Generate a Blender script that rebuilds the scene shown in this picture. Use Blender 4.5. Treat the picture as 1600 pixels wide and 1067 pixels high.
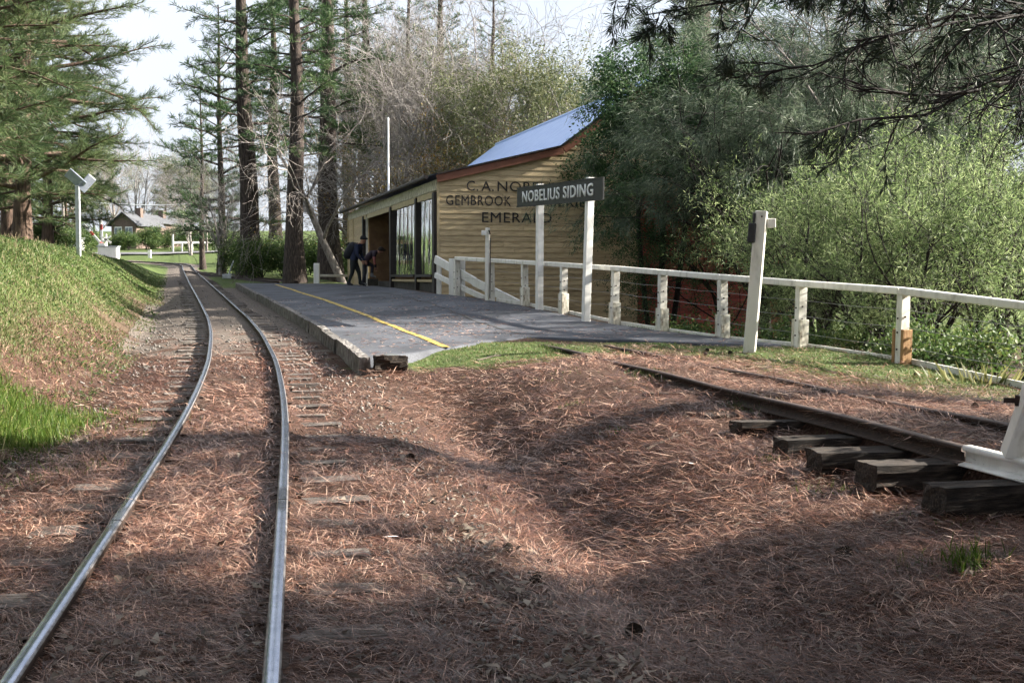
import bpy, bmesh, math, random
import numpy as np
from mathutils import Vector, Matrix

SC = bpy.context.scene
COL = SC.collection
for o in list(bpy.data.objects):
    bpy.data.objects.remove(o)

# ------------------------------------------------------------------ camera, sky, sun, exposure
EYE = 1.36                       # metres of the lens above the near railhead (z = 0)
FPX = 1900.0                     # focal length in photo pixels (1600 wide)
PITCH = math.atan2(533.5 - 432.0, FPX)
cam_data = bpy.data.cameras.new('camera')
cam_data.sensor_width = 36.0
cam_data.lens = 36.0 * FPX / 1600.0
cam_data.clip_start = 0.05
cam_data.clip_end = 2000.0
cam = bpy.data.objects.new('camera', cam_data)
cam.location = (0, 0, EYE)
cam.rotation_euler = (math.pi / 2 - PITCH, 0, 0)
COL.objects.link(cam)
SC.camera = cam

SUN_AZ = math.radians(80.0)      # to the right of the view axis (+Y)
SUN_EL = math.radians(27.0)
world = bpy.data.worlds.new('World')
SC.world = world
world.use_nodes = True
wn = world.node_tree.nodes; wl = world.node_tree.links
bg = wn['Background']
sky = wn.new('ShaderNodeTexSky'); sky.sky_type = 'NISHITA'
sky.sun_disc = False
sky.sun_elevation = SUN_EL
sky.sun_rotation = SUN_AZ
sky.air_density = 1.0; sky.dust_density = 3.0; sky.ozone_density = 1.0
# thin bright cloud veil over the whole sky
wtc = wn.new('ShaderNodeTexCoord')
wno = wn.new('ShaderNodeTexNoise'); wno.inputs['Scale'].default_value = 2.2; wno.inputs['Detail'].default_value = 6
wra = wn.new('ShaderNodeMapRange'); wra.inputs['From Min'].default_value = 0.35; wra.inputs['From Max'].default_value = 0.62
wra.inputs['To Min'].default_value = 0.72; wra.inputs['To Max'].default_value = 0.95
wmx = wn.new('ShaderNodeMixRGB'); wmx.inputs['Color2'].default_value = (4.6, 4.9, 5.5, 1)
wl.new(wtc.outputs['Generated'], wno.inputs['Vector'])
wl.new(wno.outputs['Fac'], wra.inputs['Value'])
wl.new(wra.outputs['Result'], wmx.inputs['Fac'])
wl.new(sky.outputs['Color'], wmx.inputs['Color1'])
wl.new(wmx.outputs['Color'], bg.inputs['Color'])
bg.inputs['Strength'].default_value = 0.05

sun_data = bpy.data.lights.new('sun', 'SUN')
sun_data.energy = 5.0
sun_data.angle = math.radians(0.5)
sun_data.color = (1.0, 0.93, 0.82)
sun = bpy.data.objects.new('sun', sun_data)
sdir = Vector((math.sin(SUN_AZ) * math.cos(SUN_EL), math.cos(SUN_AZ) * math.cos(SUN_EL), math.sin(SUN_EL)))
sun.rotation_euler = sdir.to_track_quat('Z', 'Y').to_euler()
sun.location = (30, 5, 30)
COL.objects.link(sun)

SC.view_settings.view_transform = 'Standard'
SC.view_settings.look = 'None'
SC.view_settings.exposure = 2.25
SC.view_settings.gamma = 1.0
SC.view_settings.use_curve_mapping = False
SC.cycles.max_bounces = 6
SC.cycles.diffuse_bounces = 2
SC.cycles.glossy_bounces = 3
SC.cycles.transmission_bounces = 4
SC.cycles.transparent_max_bounces = 8
SC.cycles.caustics_reflective = False
SC.cycles.caustics_refractive = False
SC.cycles.use_denoising = True
SC.cycles.use_adaptive_sampling = True
SC.cycles.adaptive_threshold = 0.05
SC.cycles.use_light_tree = False

# ------------------------------------------------------------------ helpers
def at(px, py, Y):
    """world point seen at photo pixel (px,py) at distance Y ahead"""
    a = (px - 800.0) / FPX; b = -(py - 533.5) / FPX
    c, s = math.cos(PITCH), math.sin(PITCH)
    vy = c + b * s; vz = -s + b * c
    k = Y / vy
    return Vector((a * k, Y, EYE + vz * k))

def xof(px, Y):
    return (px - 800.0) / FPX * Y

def tag(o, label=None, cat=None, group=None, kind=None):
    if label: o['label'] = label
    if cat: o['category'] = cat
    if group: o['group'] = group
    if kind: o['kind'] = kind
    return o

def empty(name, loc=(0, 0, 0), label=None, cat=None, group=None, kind=None, rz=0.0):
    o = bpy.data.objects.new(name, None)
    o.empty_display_size = 0.2
    o.location = loc
    o.rotation_euler = (0, 0, rz)
    COL.objects.link(o)
    return tag(o, label, cat, group, kind)

def link(name, me, parent=None, mats=(), loc=None):
    o = bpy.data.objects.new(name, me)
    COL.objects.link(o)
    for m in mats: me.materials.append(m)
    if parent is not None:
        o.parent = parent
    if loc is not None: o.location = loc
    return o

def np_mesh(name, V, F, mats=(), parent=None, tint=None, smooth=False, midx=None, cols=None):
    V = np.ascontiguousarray(V, dtype=np.float32); F = np.ascontiguousarray(F, dtype=np.int32)
    me = bpy.data.meshes.new(name)
    n, k = F.shape
    me.vertices.add(len(V)); me.vertices.foreach_set('co', V.ravel())
    me.loops.add(n * k); me.loops.foreach_set('vertex_index', F.ravel())
    me.polygons.add(n)
    me.polygons.foreach_set('loop_start', np.arange(0, n * k, k, dtype=np.int32))
    me.polygons.foreach_set('loop_total', np.full(n, k, dtype=np.int32))
    if smooth: me.polygons.foreach_set('use_smooth', np.ones(n, dtype=bool))
    if midx is not None: me.polygons.foreach_set('material_index', np.ascontiguousarray(midx, dtype=np.int32))
    me.update(calc_edges=True)
    if tint is not None:
        at_ = me.attributes.new('tint', 'FLOAT', 'POINT')
        at_.data.foreach_set('value', np.ascontiguousarray(tint, dtype=np.float32))
    if cols is not None:
        at_ = me.attributes.new('cover', 'FLOAT_COLOR', 'POINT')
        at_.data.foreach_set('color', np.ascontiguousarray(cols, dtype=np.float32).ravel())
    return link(name, me, parent, mats)

class MB:
    """collects boxes, bars and tubes; build() links them as one mesh object"""
    def __init__(s): s.v = []; s.f = []; s.m = []
    def face(s, pts, m=0):
        b = len(s.v); s.v += [tuple(p) for p in pts]; s.f.append(tuple(range(b, b + len(pts)))); s.m.append(m); return s
    def hexa(s, p, m=0):
        b = len(s.v); s.v += [tuple(q) for q in p]
        for q in ((0, 3, 2, 1), (4, 5, 6, 7), (0, 1, 5, 4), (1, 2, 6, 5), (2, 3, 7, 6), (3, 0, 4, 7)):
            s.f.append(tuple(b + i for i in q)); s.m.append(m)
        return s
    def box(s, c, d, M=None, m=0):
        hx, hy, hz = d[0] / 2, d[1] / 2, d[2] / 2
        pts = [Vector((x, y, z)) for z in (-hz, hz) for x, y in ((-hx, -hy), (hx, -hy), (hx, hy), (-hx, hy))]
        c = Vector(c)
        pts = [(M @ p if M else p) + c for p in pts]
        return s.hexa(pts, m)
    def bar(s, p0, p1, w, h, up=(0, 0, 1), m=0, w1=None, h1=None):
        p0 = Vector(p0); p1 = Vector(p1); d = (p1 - p0).normalized(); up = Vector(up)
        x = d.cross(up)
        if x.length < 1e-4: x = d.cross(Vector((0, 1, 0)))
        x.normalize(); y = x.cross(d).normalized()
        w1 = w if w1 is None else w1; h1 = h if h1 is None else h1
        q = [p0 + x * a * w / 2 + y * b * h / 2 for a, b in ((-1, -1), (1, -1), (1, 1), (-1, 1))] + \
            [p1 + x * a * w1 / 2 + y * b * h1 / 2 for a, b in ((-1, -1), (1, -1), (1, 1), (-1, 1))]
        return s.hexa(q, m)
    def tube(s, pts, rad, n=8, m=0, cap=True):
        V, F = tube_arrays(pts, rad, n)
        b = len(s.v); s.v += [tuple(p) for p in V]
        s.f += [tuple(int(i) + b for i in f) for f in F]; s.m += [m] * len(F)
        if cap:
            s.f.append(tuple(b + i for i in range(n))[::-1]); s.m.append(m)
            e = b + len(V) - n
            s.f.append(tuple(e + i for i in range(n))); s.m.append(m)
        return s
    def build(s, name, mats, parent=None, bevel=0.0, smooth=False, wear=0.0, seed=0):
        me = bpy.data.meshes.new(name)
        me.from_pydata(s.v, [], s.f)
        if not isinstance(mats, (list, tuple)): mats = [mats]
        for m in mats: me.materials.append(m)
        me.polygons.foreach_set('material_index', s.m)
        if smooth: me.polygons.foreach_set('use_smooth', [True] * len(s.f))
        bm = bmesh.new(); bm.from_mesh(me)
        bmesh.ops.recalc_face_normals(bm, faces=bm.faces)
        if wear > 0:
            bmesh.ops.subdivide_edges(bm, edges=[e for e in bm.edges if e.calc_length() > 0.12], cuts=3, use_grid_fill=True)
            r = random.Random(seed)
            for v in bm.verts:
                v.co += Vector((r.uniform(-1, 1), r.uniform(-1, 1), r.uniform(-1, 1))) * wear
        if bevel > 0:
            bmesh.ops.bevel(bm, geom=[e for e in bm.edges], offset=bevel, segments=1, affect='EDGES', clamp_overlap=True)
        bm.to_mesh(me); bm.free(); me.update()
        o = bpy.data.objects.new(name, me); COL.objects.link(o)
        if parent is not None: o.parent = parent
        return o

def tube_arrays(pts, rad, n):
    P = np.asarray([tuple(p) for p in pts], dtype=float); R = np.asarray(rad, dtype=float)
    T = np.gradient(P, axis=0); T /= np.linalg.norm(T, axis=1, keepdims=True) + 1e-9
    ref = np.array([0.3, 0.2, 1.0]) if abs(T[:, 2]).mean() < 0.8 else np.array([1.0, 0.2, 0.1])
    A = np.cross(T, ref); A /= np.linalg.norm(A, axis=1, keepdims=True) + 1e-9
    B = np.cross(T, A)
    ang = np.arange(n) * 2 * math.pi / n
    V = P[:, None, :] + R[:, None, None] * (np.cos(ang)[None, :, None] * A[:, None, :] + np.sin(ang)[None, :, None] * B[:, None, :])
    k = len(P); V = V.reshape(-1, 3)
    i = np.arange(k - 1)[:, None] * n; j = np.arange(n)[None, :]; j2 = (j + 1) % n
    F = np.stack([i + j, i + j2, i + n + j2, i + n + j], axis=-1).reshape(-1, 4)
    return V, F

def tubes_mesh(name, polys, mat, parent=None):
    """polys: list of (pts, radii, sides)"""
    VV = []; FF = []; b = 0
    for pts, rad, n in polys:
        V, F = tube_arrays(pts, rad, n)
        VV.append(V); FF.append(F + b); b += len(V)
    return np_mesh(name, np.concatenate(VV), np.concatenate(FF), [mat], parent, smooth=True)

def merge(parts):
    VV = []; FF = []; TT = []; b = 0
    for V, F, T in parts:
        VV.append(V); FF.append(F + b); TT.append(T); b += len(V)
    return np.concatenate(VV), np.concatenate(FF), np.concatenate(TT)

def unit(a):
    return a / (np.linalg.norm(a, axis=-1, keepdims=True) + 1e-9)

def kites(P, D, L, W, rng, tint=None, bend=0.0, up=None):
    """thin four-cornered blades from P along D"""
    n = len(P)
    D = unit(D)
    rnd = rng.normal(size=(n, 3)) if up is None else np.broadcast_to(np.asarray(up, float), (n, 3)) + rng.normal(size=(n, 3)) * 0.25
    S = unit(np.cross(D, rnd))
    N = np.cross(S, D)
    L = np.broadcast_to(np.asarray(L, float), (n,))[:, None]; W = np.broadcast_to(np.asarray(W, float), (n,))[:, None]
    bd = N * L * bend * rng.uniform(-1, 1, (n, 1))
    V = np.stack([P, P + D * L * 0.5 + S * W * 0.5 + bd, P + D * L, P + D * L * 0.5 - S * W * 0.5 + bd], axis=1).reshape(-1, 3)
    F = np.arange(4 * n).reshape(n, 4)
    if tint is None: tint = rng.uniform(0, 1, n)
    return V, F, np.repeat(tint, 4)

def hash2(i, j, seed):
    h = (i * 374761393 + j * 668265263 + seed * 362437) & 0x7fffffff
    h = ((h ^ (h >> 13)) * 1274126177) & 0x7fffffff
    return ((h ^ (h >> 16)) & 0xffff) / 65535.0

def vnoise(x, y, seed=0):
    x = np.asarray(x, float); y = np.asarray(y, float)
    i = np.floor(x).astype(np.int64); j = np.floor(y).astype(np.int64)
    fx = x - i; fy = y - j
    fx = fx * fx * (3 - 2 * fx); fy = fy * fy * (3 - 2 * fy)
    a = hash2(i, j, seed); b = hash2(i + 1, j, seed); c = hash2(i, j + 1, seed); d = hash2(i + 1, j + 1, seed)
    return (a * (1 - fx) + b * fx) * (1 - fy) + (c * (1 - fx) + d * fx) * fy

def sstep(a, b, x):
    t = np.clip((np.asarray(x, float) - a) / (b - a), 0, 1)
    return t * t * (3 - 2 * t)

# ------------------------------------------------------------------ materials
def new_mat(name):
    m = bpy.data.materials.new(name); m.use_nodes = True
    return m, m.node_tree.nodes, m.node_tree.links, m.node_tree.nodes['Principled BSDF']

def ramp(nodes, stops):
    r = nodes.new('ShaderNodeValToRGB')
    e = r.color_ramp.elements
    while len(e) < len(stops): e.new(0.5)
    for k, (p, c) in enumerate(stops):
        e[k].position = p; e[k].color = (c[0], c[1], c[2], 1)
    return r

def noisy(name, c1, c2, scale=6.0, rough=0.8, bump=0.2, metal=0.0, stretch=(1, 1, 1), detail=8, c3=None, spec=0.4, bdist=0.02, pos=(0.35, 0.65), vary=0.0):
    m, n, l, p = new_mat(name)
    tc = n.new('ShaderNodeTexCoord'); mp = n.new('ShaderNodeMapping'); mp.inputs['Scale'].default_value = stretch
    no = n.new('ShaderNodeTexNoise'); no.inputs['Scale'].default_value = scale; no.inputs['Detail'].default_value = detail
    no.inputs['Roughness'].default_value = 0.65
    l.new(tc.outputs['Object'], mp.inputs['Vector']); l.new(mp.outputs['Vector'], no.inputs['Vector'])
    st = [(pos[0], c1), (pos[1], c2)] if c3 is None else [(pos[0], c1), (0.5, c2), (pos[1], c3)]
    r = ramp(n, st); l.new(no.outputs['Fac'], r.inputs['Fac'])
    cur = r.outputs['Color']
    if vary > 0:
        oi = n.new('ShaderNodeObjectInfo'); mr = n.new('ShaderNodeMapRange'); mr.inputs['To Min'].default_value = 1 - vary; mr.inputs['To Max'].default_value = 1 + vary * 0.6
        l.new(oi.outputs['Random'], mr.inputs['Value'])
        mv = n.new('ShaderNodeVectorMath'); mv.operation = 'SCALE'; l.new(cur, mv.inputs[0]); l.new(mr.outputs['Result'], mv.inputs['Scale']); cur = mv.outputs['Vector']
        ad = n.new('ShaderNodeVectorMath'); ad.operation = 'ADD'; l.new(mp.outputs['Vector'], ad.inputs[0])
        sc_ = n.new('ShaderNodeMath'); sc_.operation = 'MULTIPLY'; sc_.inputs[1].default_value = 50; l.new(oi.outputs['Random'], sc_.inputs[0]); l.new(sc_.outputs[0], ad.inputs[1])
        l.new(ad.outputs['Vector'], no.inputs['Vector'])
    l.new(cur, p.inputs['Base Color'])
    p.inputs['Roughness'].default_value = rough; p.inputs['Metallic'].default_value = metal
    p.inputs['Specular IOR Level'].default_value = spec
    if bump > 0:
        b = n.new('ShaderNodeBump'); b.inputs['Strength'].default_value = bump; b.inputs['Distance'].default_value = bdist
        l.new(no.outputs['Fac'], b.inputs['Height']); l.new(b.outputs['Normal'], p.inputs['Normal'])
    return m

def leafy(name, stops, trans=0.35, rough=0.55, spec=0.3):
    """leaf material: colour by the per-leaf tint attribute, part of the light shines through"""
    m, n, l, p = new_mat(name)
    a = n.new('ShaderNodeAttribute'); a.attribute_name = 'tint'
    r = ramp(n, stops); l.new(a.outputs['Fac'], r.inputs['Fac'])
    l.new(r.outputs['Color'], p.inputs['Base Color'])
    p.inputs['Roughness'].default_value = rough; p.inputs['Specular IOR Level'].default_value = spec
    if trans > 0:
        t = n.new('ShaderNodeBsdfTranslucent'); l.new(r.outputs['Color'], t.inputs['Color'])
        mx = n.new('ShaderNodeMixShader'); mx.inputs['Fac'].default_value = trans
        l.new(p.outputs['BSDF'], mx.inputs[1]); l.new(t.outputs['BSDF'], mx.inputs[2])
        l.new(mx.outputs['Shader'], n['Material Output'].inputs['Surface'])
    return m

M = {}
M['rust'] = noisy('rail_rust', (0.018, 0.012, 0.010), (0.06, 0.036, 0.026), 30, 0.75, 0.3, 0.3)
M['steel'] = noisy('rail_head_steel', (0.27, 0.31, 0.40), (0.42, 0.46, 0.55), 14, 0.24, 0.05, 1.0, stretch=(1, 1, 1))
M['rusthead'] = noisy('rusty_rail_head', (0.05, 0.035, 0.03), (0.12, 0.08, 0.065), 25, 0.55, 0.2, 0.5)
M['sleeper'] = noisy('sleeper_timber', (0.035, 0.028, 0.023), (0.16, 0.14, 0.125), 9, 0.9, 0.7, stretch=(1, 7, 7), c3=(0.25, 0.23, 0.21), vary=0.35)
M['sleeper_dark'] = noisy('old_shaded_sleeper_timber', (0.008, 0.006, 0.005), (0.03, 0.022, 0.017), 8, 0.95, 0.8, stretch=(1, 6, 6), c3=(0.075, 0.058, 0.044))  # old timber, darkened further to carry shade on the siding sleepers
M['white'] = noisy('white_paint', (0.60, 0.59, 0.55), (0.78, 0.77, 0.74), 9, 0.6, 0.15, stretch=(1, 1, 0.3), pos=(0.25, 0.55))
M['cream_white'] = noisy('weathered_white_paint', (0.44, 0.42, 0.35), (0.74, 0.72, 0.66), 7, 0.65, 0.2, stretch=(1, 1, 0.35), pos=(0.28, 0.52), vary=0.1)
M['stained'] = noisy('stained_white_paint', (0.13, 0.085, 0.045), (0.60, 0.56, 0.46), 14, 0.75, 0.3, stretch=(1, 1, 0.5), c3=(0.72, 0.69, 0.6), pos=(0.3, 0.6))
M['rawwood'] = noisy('raw_timber', (0.22, 0.11, 0.045), (0.42, 0.25, 0.11), 12, 0.8, 0.3, stretch=(6, 6, 0.7))
M['board'] = noisy('cream_weatherboard_paint', (0.30, 0.22, 0.12), (0.51, 0.40, 0.235), 3.0, 0.6, 0.15, stretch=(1, 1, 6), pos=(0.28, 0.55), vary=0.16)
M['trim'] = noisy('brown_trim_paint', (0.15, 0.06, 0.035), (0.22, 0.085, 0.05), 6, 0.5, 0.1)
M['cream_trim'] = noisy('cream_trim_paint', (0.40, 0.32, 0.18), (0.55, 0.45, 0.28), 5, 0.6, 0.1)
M['black'] = noisy('black_paint', (0.008, 0.008, 0.010), (0.02, 0.02, 0.022), 10, 0.5, 0.1)
M['frame_dark'] = noisy('dark_timber_frame', (0.012, 0.009, 0.009), (0.03, 0.022, 0.02), 8, 0.55, 0.15)
M['plinth'] = noisy('dark_plinth', (0.03, 0.028, 0.025), (0.07, 0.065, 0.055), 5, 0.9, 0.3)
M['interior'] = noisy('brown_interior_boards', (0.16, 0.09, 0.05), (0.25, 0.15, 0.08), 4, 0.8, 0.1)
M['sign'] = noisy('black_sign_paint', (0.012, 0.014, 0.014), (0.03, 0.033, 0.033), 8, 0.55, 0.1)
M['letter'] = noisy('white_letter_paint', (0.58, 0.60, 0.60), (0.72, 0.73, 0.72), 10, 0.6, 0.05)
M['galv'] = noisy('galvanised_steel', (0.36, 0.38, 0.40), (0.52, 0.54, 0.56), 8, 0.45, 0.05, 0.6)
M['wire'] = noisy('fence_wire', (0.20, 0.20, 0.20), (0.34, 0.34, 0.34), 8, 0.5, 0, 0.6)
M['yellow'] = noisy('yellow_line_paint', (0.10, 0.09, 0.06), (0.42, 0.30, 0.06), 9, 0.75, 0.3, c3=(0.58, 0.44, 0.09), pos=(0.36, 0.6))
M['concrete'] = noisy('concrete_edge', (0.06, 0.052, 0.046), (0.14, 0.128, 0.118), 7, 0.9, 0.5, c3=(0.24, 0.228, 0.22), vary=0.25)
M['pinebark'] = noisy('pine_bark', (0.016, 0.012, 0.011), (0.05, 0.038, 0.032), 5, 0.95, 1.0, stretch=(3, 3, 0.6), c3=(0.10, 0.075, 0.062), bdist=0.06)  # bark darkened to stand for shade from neighbouring trees
M['redbark'] = noisy('red_brown_bark', (0.03, 0.02, 0.016), (0.09, 0.058, 0.042), 4, 0.95, 0.8, stretch=(3, 3, 0.6), c3=(0.15, 0.10, 0.075), bdist=0.04)
M['greybark'] = noisy('grey_bark', (0.09, 0.075, 0.065), (0.24, 0.21, 0.19), 5, 0.9, 0.5, stretch=(2, 2, 0.7), c3=(0.36, 0.33, 0.30))
M['palebark'] = noisy('pale_twig_bark', (0.13, 0.115, 0.107), (0.33, 0.305, 0.29), 4, 0.9, 0.3)
M['darkbark'] = noisy('dark_backlit_bark', (0.008, 0.0065, 0.006), (0.026, 0.020, 0.017), 6, 0.9, 0.6, stretch=(2, 2, 0.6))  # dark stems, made darker still so the overhead boughs read as backlit
M['stone'] = noisy('ballast_stone', (0.06, 0.055, 0.05), (0.17, 0.155, 0.14), 25, 0.9, 0.5, c3=(0.26, 0.24, 0.22))
M['cone'] = noisy('pine_cone_scales', (0.012, 0.009, 0.007), (0.05, 0.032, 0.02), 40, 0.9, 0.5)
M['stick'] = noisy('dead_stick', (0.06, 0.045, 0.035), (0.17, 0.14, 0.115), 12, 0.9, 0.4)
M['roof_iron'] = noisy('sky_tinted_roof_iron', (0.36, 0.49, 0.78), (0.45, 0.58, 0.86), 2.5, 0.35, 0.03, 0.1)  # iron tinted bluer to carry the reflected sky
M['roof_tile'] = noisy('grey_tile_roof', (0.055, 0.058, 0.066), (0.10, 0.104, 0.115), 3, 0.85, 0.4)
M['house_wall'] = noisy('brown_house_wall', (0.10, 0.07, 0.058), (0.15, 0.11, 0.09), 3, 0.85, 0.1)
M['solar'] = noisy('solar_panel_face', (0.20, 0.23, 0.30), (0.34, 0.37, 0.43), 6, 0.25, 0)
M['red'] = noisy('red_paint', (0.35, 0.04, 0.035), (0.45, 0.06, 0.05), 8, 0.5, 0.05)
M['glass_dark'] = noisy('dark_window_glass', (0.10, 0.12, 0.15), (0.20, 0.23, 0.27), 3, 0.08, 0)

def brick_mat():
    m, n, l, p = new_mat('red_brick')
    tc = n.new('ShaderNodeTexCoord'); b = n.new('ShaderNodeTexBrick')
    mp = n.new('ShaderNodeMapping'); mp.inputs['Rotation'].default_value = (math.pi / 2, 0, 0)
    l.new(tc.outputs['Object'], mp.inputs['Vector']); l.new(mp.outputs['Vector'], b.inputs['Vector'])
    b.inputs['Scale'].default_value = 1.0
    b.inputs['Brick Width'].default_value = 0.24; b.inputs['Row Height'].default_value = 0.086; b.inputs['Mortar Size'].default_value = 0.007
    b.inputs['Color1'].default_value = (0.26, 0.055, 0.04, 1); b.inputs['Color2'].default_value = (0.40, 0.10, 0.07, 1)
    b.inputs['Mortar'].default_value = (0.12, 0.09, 0.075, 1)
    l.new(b.outputs['Color'], p.inputs['Base Color']); p.inputs['Roughness'].default_value = 0.9
    bu = n.new('ShaderNodeBump'); bu.inputs['Distance'].default_value = 0.01; bu.invert = True
    l.new(b.outputs['Fac'], bu.inputs['Height']); l.new(bu.outputs['Normal'], p.inputs['Normal'])
    return m
M['brick'] = brick_mat()

def plastic_mat():
    """clear creased plastic sheet"""
    m, n, l, p = new_mat('clear_plastic_sheet')
    tc = n.new('ShaderNodeTexCoord'); mp = n.new('ShaderNodeMapping'); mp.inputs['Scale'].default_value = (2.4, 2.4, 0.55)
    no = n.new('ShaderNodeTexNoise'); no.inputs['Scale'].default_value = 2.2; no.inputs['Detail'].default_value = 4; no.inputs['Distortion'].default_value = 0.8
    l.new(tc.outputs['Object'], mp.inputs['Vector']); l.new(mp.outputs['Vector'], no.inputs['Vector'])
    b = n.new('ShaderNodeBump'); b.inputs['Strength'].default_value = 0.10; b.inputs['Distance'].default_value = 0.05
    l.new(no.outputs['Fac'], b.inputs['Height'])
    g = n.new('ShaderNodeBsdfGlossy'); g.inputs['Roughness'].default_value = 0.03; g.inputs['Color'].default_value = (0.92, 0.95, 0.97, 1)
    t = n.new('ShaderNodeBsdfTransparent'); t.inputs['Color'].default_value = (0.80, 0.82, 0.82, 1)
    f = n.new('ShaderNodeFresnel'); f.inputs['IOR'].default_value = 1.7
    l.new(b.outputs['Normal'], g.inputs['Normal'])
    mx = n.new('ShaderNodeMixShader')
    l.new(f.outputs['Fac'], mx.inputs['Fac']); l.new(t.outputs['BSDF'], mx.inputs[1]); l.new(g.outputs['BSDF'], mx.inputs[2])
    l.new(mx.outputs['Shader'], n['Material Output'].inputs['Surface'])
    return m
M['plastic'] = plastic_mat()

def asphalt_mat():
    m, n, l, p = new_mat('platform_asphalt')
    tc = n.new('ShaderNodeTexCoord')
    n1 = n.new('ShaderNodeTexNoise'); n1.inputs['Scale'].default_value = 60; n1.inputs['Detail'].default_value = 4
    n2 = n.new('ShaderNodeTexNoise'); n2.inputs['Scale'].default_value = 0.9; n2.inputs['Detail'].default_value = 6
    n3 = n.new('ShaderNodeTexNoise'); n3.inputs['Scale'].default_value = 2.3; n3.inputs['Detail'].default_value = 9; n3.inputs['Roughness'].default_value = 0.75
    for q in (n1, n2, n3): l.new(tc.outputs['Object'], q.inputs['Vector'])
    r1 = ramp(n, [(0.32, (0.034, 0.037, 0.046)), (0.66, (0.092, 0.098, 0.115))]); l.new(n2.outputs['Fac'], r1.inputs['Fac'])  # blue of the skylight put into the asphalt colour
    r2 = ramp(n, [(0.35, (0.7, 0.7, 0.7)), (0.65, (1.2, 1.2, 1.2))]); l.new(n1.outputs['Fac'], r2.inputs['Fac'])
    mu = n.new('ShaderNodeMixRGB'); mu.blend_type = 'MULTIPLY'; mu.inputs['Fac'].default_value = 1
    l.new(r1.outputs['Color'], mu.inputs['Color1']); l.new(r2.outputs['Color'], mu.inputs['Color2'])
    # moss and litter staining
    r3 = ramp(n, [(0.60, (0, 0, 0)), (0.70, (1, 1, 1))]); l.new(n3.outputs['Fac'], r3.inputs['Fac'])
    mm = n.new('ShaderNodeMixRGB'); mm.inputs['Color2'].default_value = (0.11, 0.125, 0.05, 1)
    sc = n.new('ShaderNodeMath'); sc.operation = 'MULTIPLY'; sc.inputs[1].default_value = 0.55
    l.new(r3.outputs['Color'], sc.inputs[0]); l.new(sc.outputs[0], mm.inputs['Fac'])
    l.new(mu.outputs['Color'], mm.inputs['Color1']); l.new(mm.outputs['Color'], p.inputs['Base Color'])
    p.inputs['Roughness'].default_value = 0.8; p.inputs['Specular IOR Level'].default_value = 0.35
    b = n.new('ShaderNodeBump'); b.inputs['Strength'].default_value = 0.35; b.inputs['Distance'].default_value = 0.006
    l.new(n1.outputs['Fac'], b.inputs['Height']); l.new(b.outputs['Normal'], p.inputs['Normal'])
    return m
M['asphalt'] = asphalt_mat()
M['road'] = noisy('road_asphalt', (0.10, 0.10, 0.105), (0.17, 0.17, 0.175), 3, 0.85, 0.1)

def ground_mat():
    """cover attribute: R grass, G needle litter, B ballast/cinders; the rest is bare soil"""
    m, n, l, p = new_mat('ground_cover')
    tc = n.new('ShaderNodeTexCoord')
    def noise(scale, detail=8, rough=0.65, stretch=None):
        q = n.new('ShaderNodeTexNoise'); q.inputs['Scale'].default_value = scale; q.inputs['Detail'].default_value = detail; q.inputs['Roughness'].default_value = rough
        l.new(tc.outputs['Object'], q.inputs['Vector']); return q
    fine = noise(38); mid = noise(5.5); big = noise(0.8)
    soil = ramp(n, [(0.3, (0.05, 0.035, 0.025)), (0.7, (0.13, 0.09, 0.06))]); l.new(fine.outputs['Fac'], soil.inputs['Fac'])
    lit = ramp(n, [(0.28, (0.014, 0.008, 0.007)), (0.5, (0.06, 0.033, 0.024)), (0.72, (0.16, 0.10, 0.072))]); l.new(fine.outputs['Fac'], lit.inputs['Fac'])  # base darkened to paint the shade between loose needles
    gra = ramp(n, [(0.3, (0.032, 0.055, 0.014)), (0.55, (0.075, 0.105, 0.03)), (0.75, (0.14, 0.145, 0.06))]); l.new(mid.outputs['Fac'], gra.inputs['Fac'])
    bal = ramp(n, [(0.3, (0.045, 0.038, 0.033)), (0.5, (0.12, 0.10, 0.085)), (0.75, (0.23, 0.20, 0.175))]); l.new(fine.outputs['Fac'], bal.inputs['Fac'])
    at_ = n.new('ShaderNodeAttribute'); at_.attribute_name = 'cover'
    sp = n.new('ShaderNodeSeparateColor'); l.new(at_.outputs['Color'], sp.inputs['Color'])
    def edge(sock):
        ad = n.new('ShaderNodeMath'); ad.operation = 'ADD'; l.new(sock, ad.inputs[0])
        sb = n.new('ShaderNodeMath'); sb.operation = 'SUBTRACT'; l.new(mid.outputs['Fac'], sb.inputs[0]); sb.inputs[1].default_value = 0.5
        l.new(sb.outputs[0], ad.inputs[1])
        mr = n.new('ShaderNodeMapRange'); mr.inputs['From Min'].default_value = 0.35; mr.inputs['From Max'].default_value = 0.65
        l.new(ad.outputs[0], mr.inputs['Value']); return mr.outputs['Result']
    cur = soil.outputs['Color']
    for ch, rr in (('Blue', bal), ('Green', lit), ('Red', gra)):
        mx = n.new('ShaderNodeMixRGB'); l.new(edge(sp.outputs[ch]), mx.inputs['Fac'])
        l.new(cur, mx.inputs['Color1']); l.new(rr.outputs['Color'], mx.inputs['Color2']); cur = mx.outputs['Color']
    l.new(cur, p.inputs['Base Color']); p.inputs['Roughness'].default_value = 0.95; p.inputs['Specular IOR Level'].default_value = 0.15
    b = n.new('ShaderNodeBump'); b.inputs['Strength'].default_value = 0.8; b.inputs['Distance'].default_value = 0.02
    l.new(fine.outputs['Fac'], b.inputs['Height']); l.new(b.outputs['Normal'], p.inputs['Normal'])
    return m
M['ground'] = ground_mat()

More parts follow.
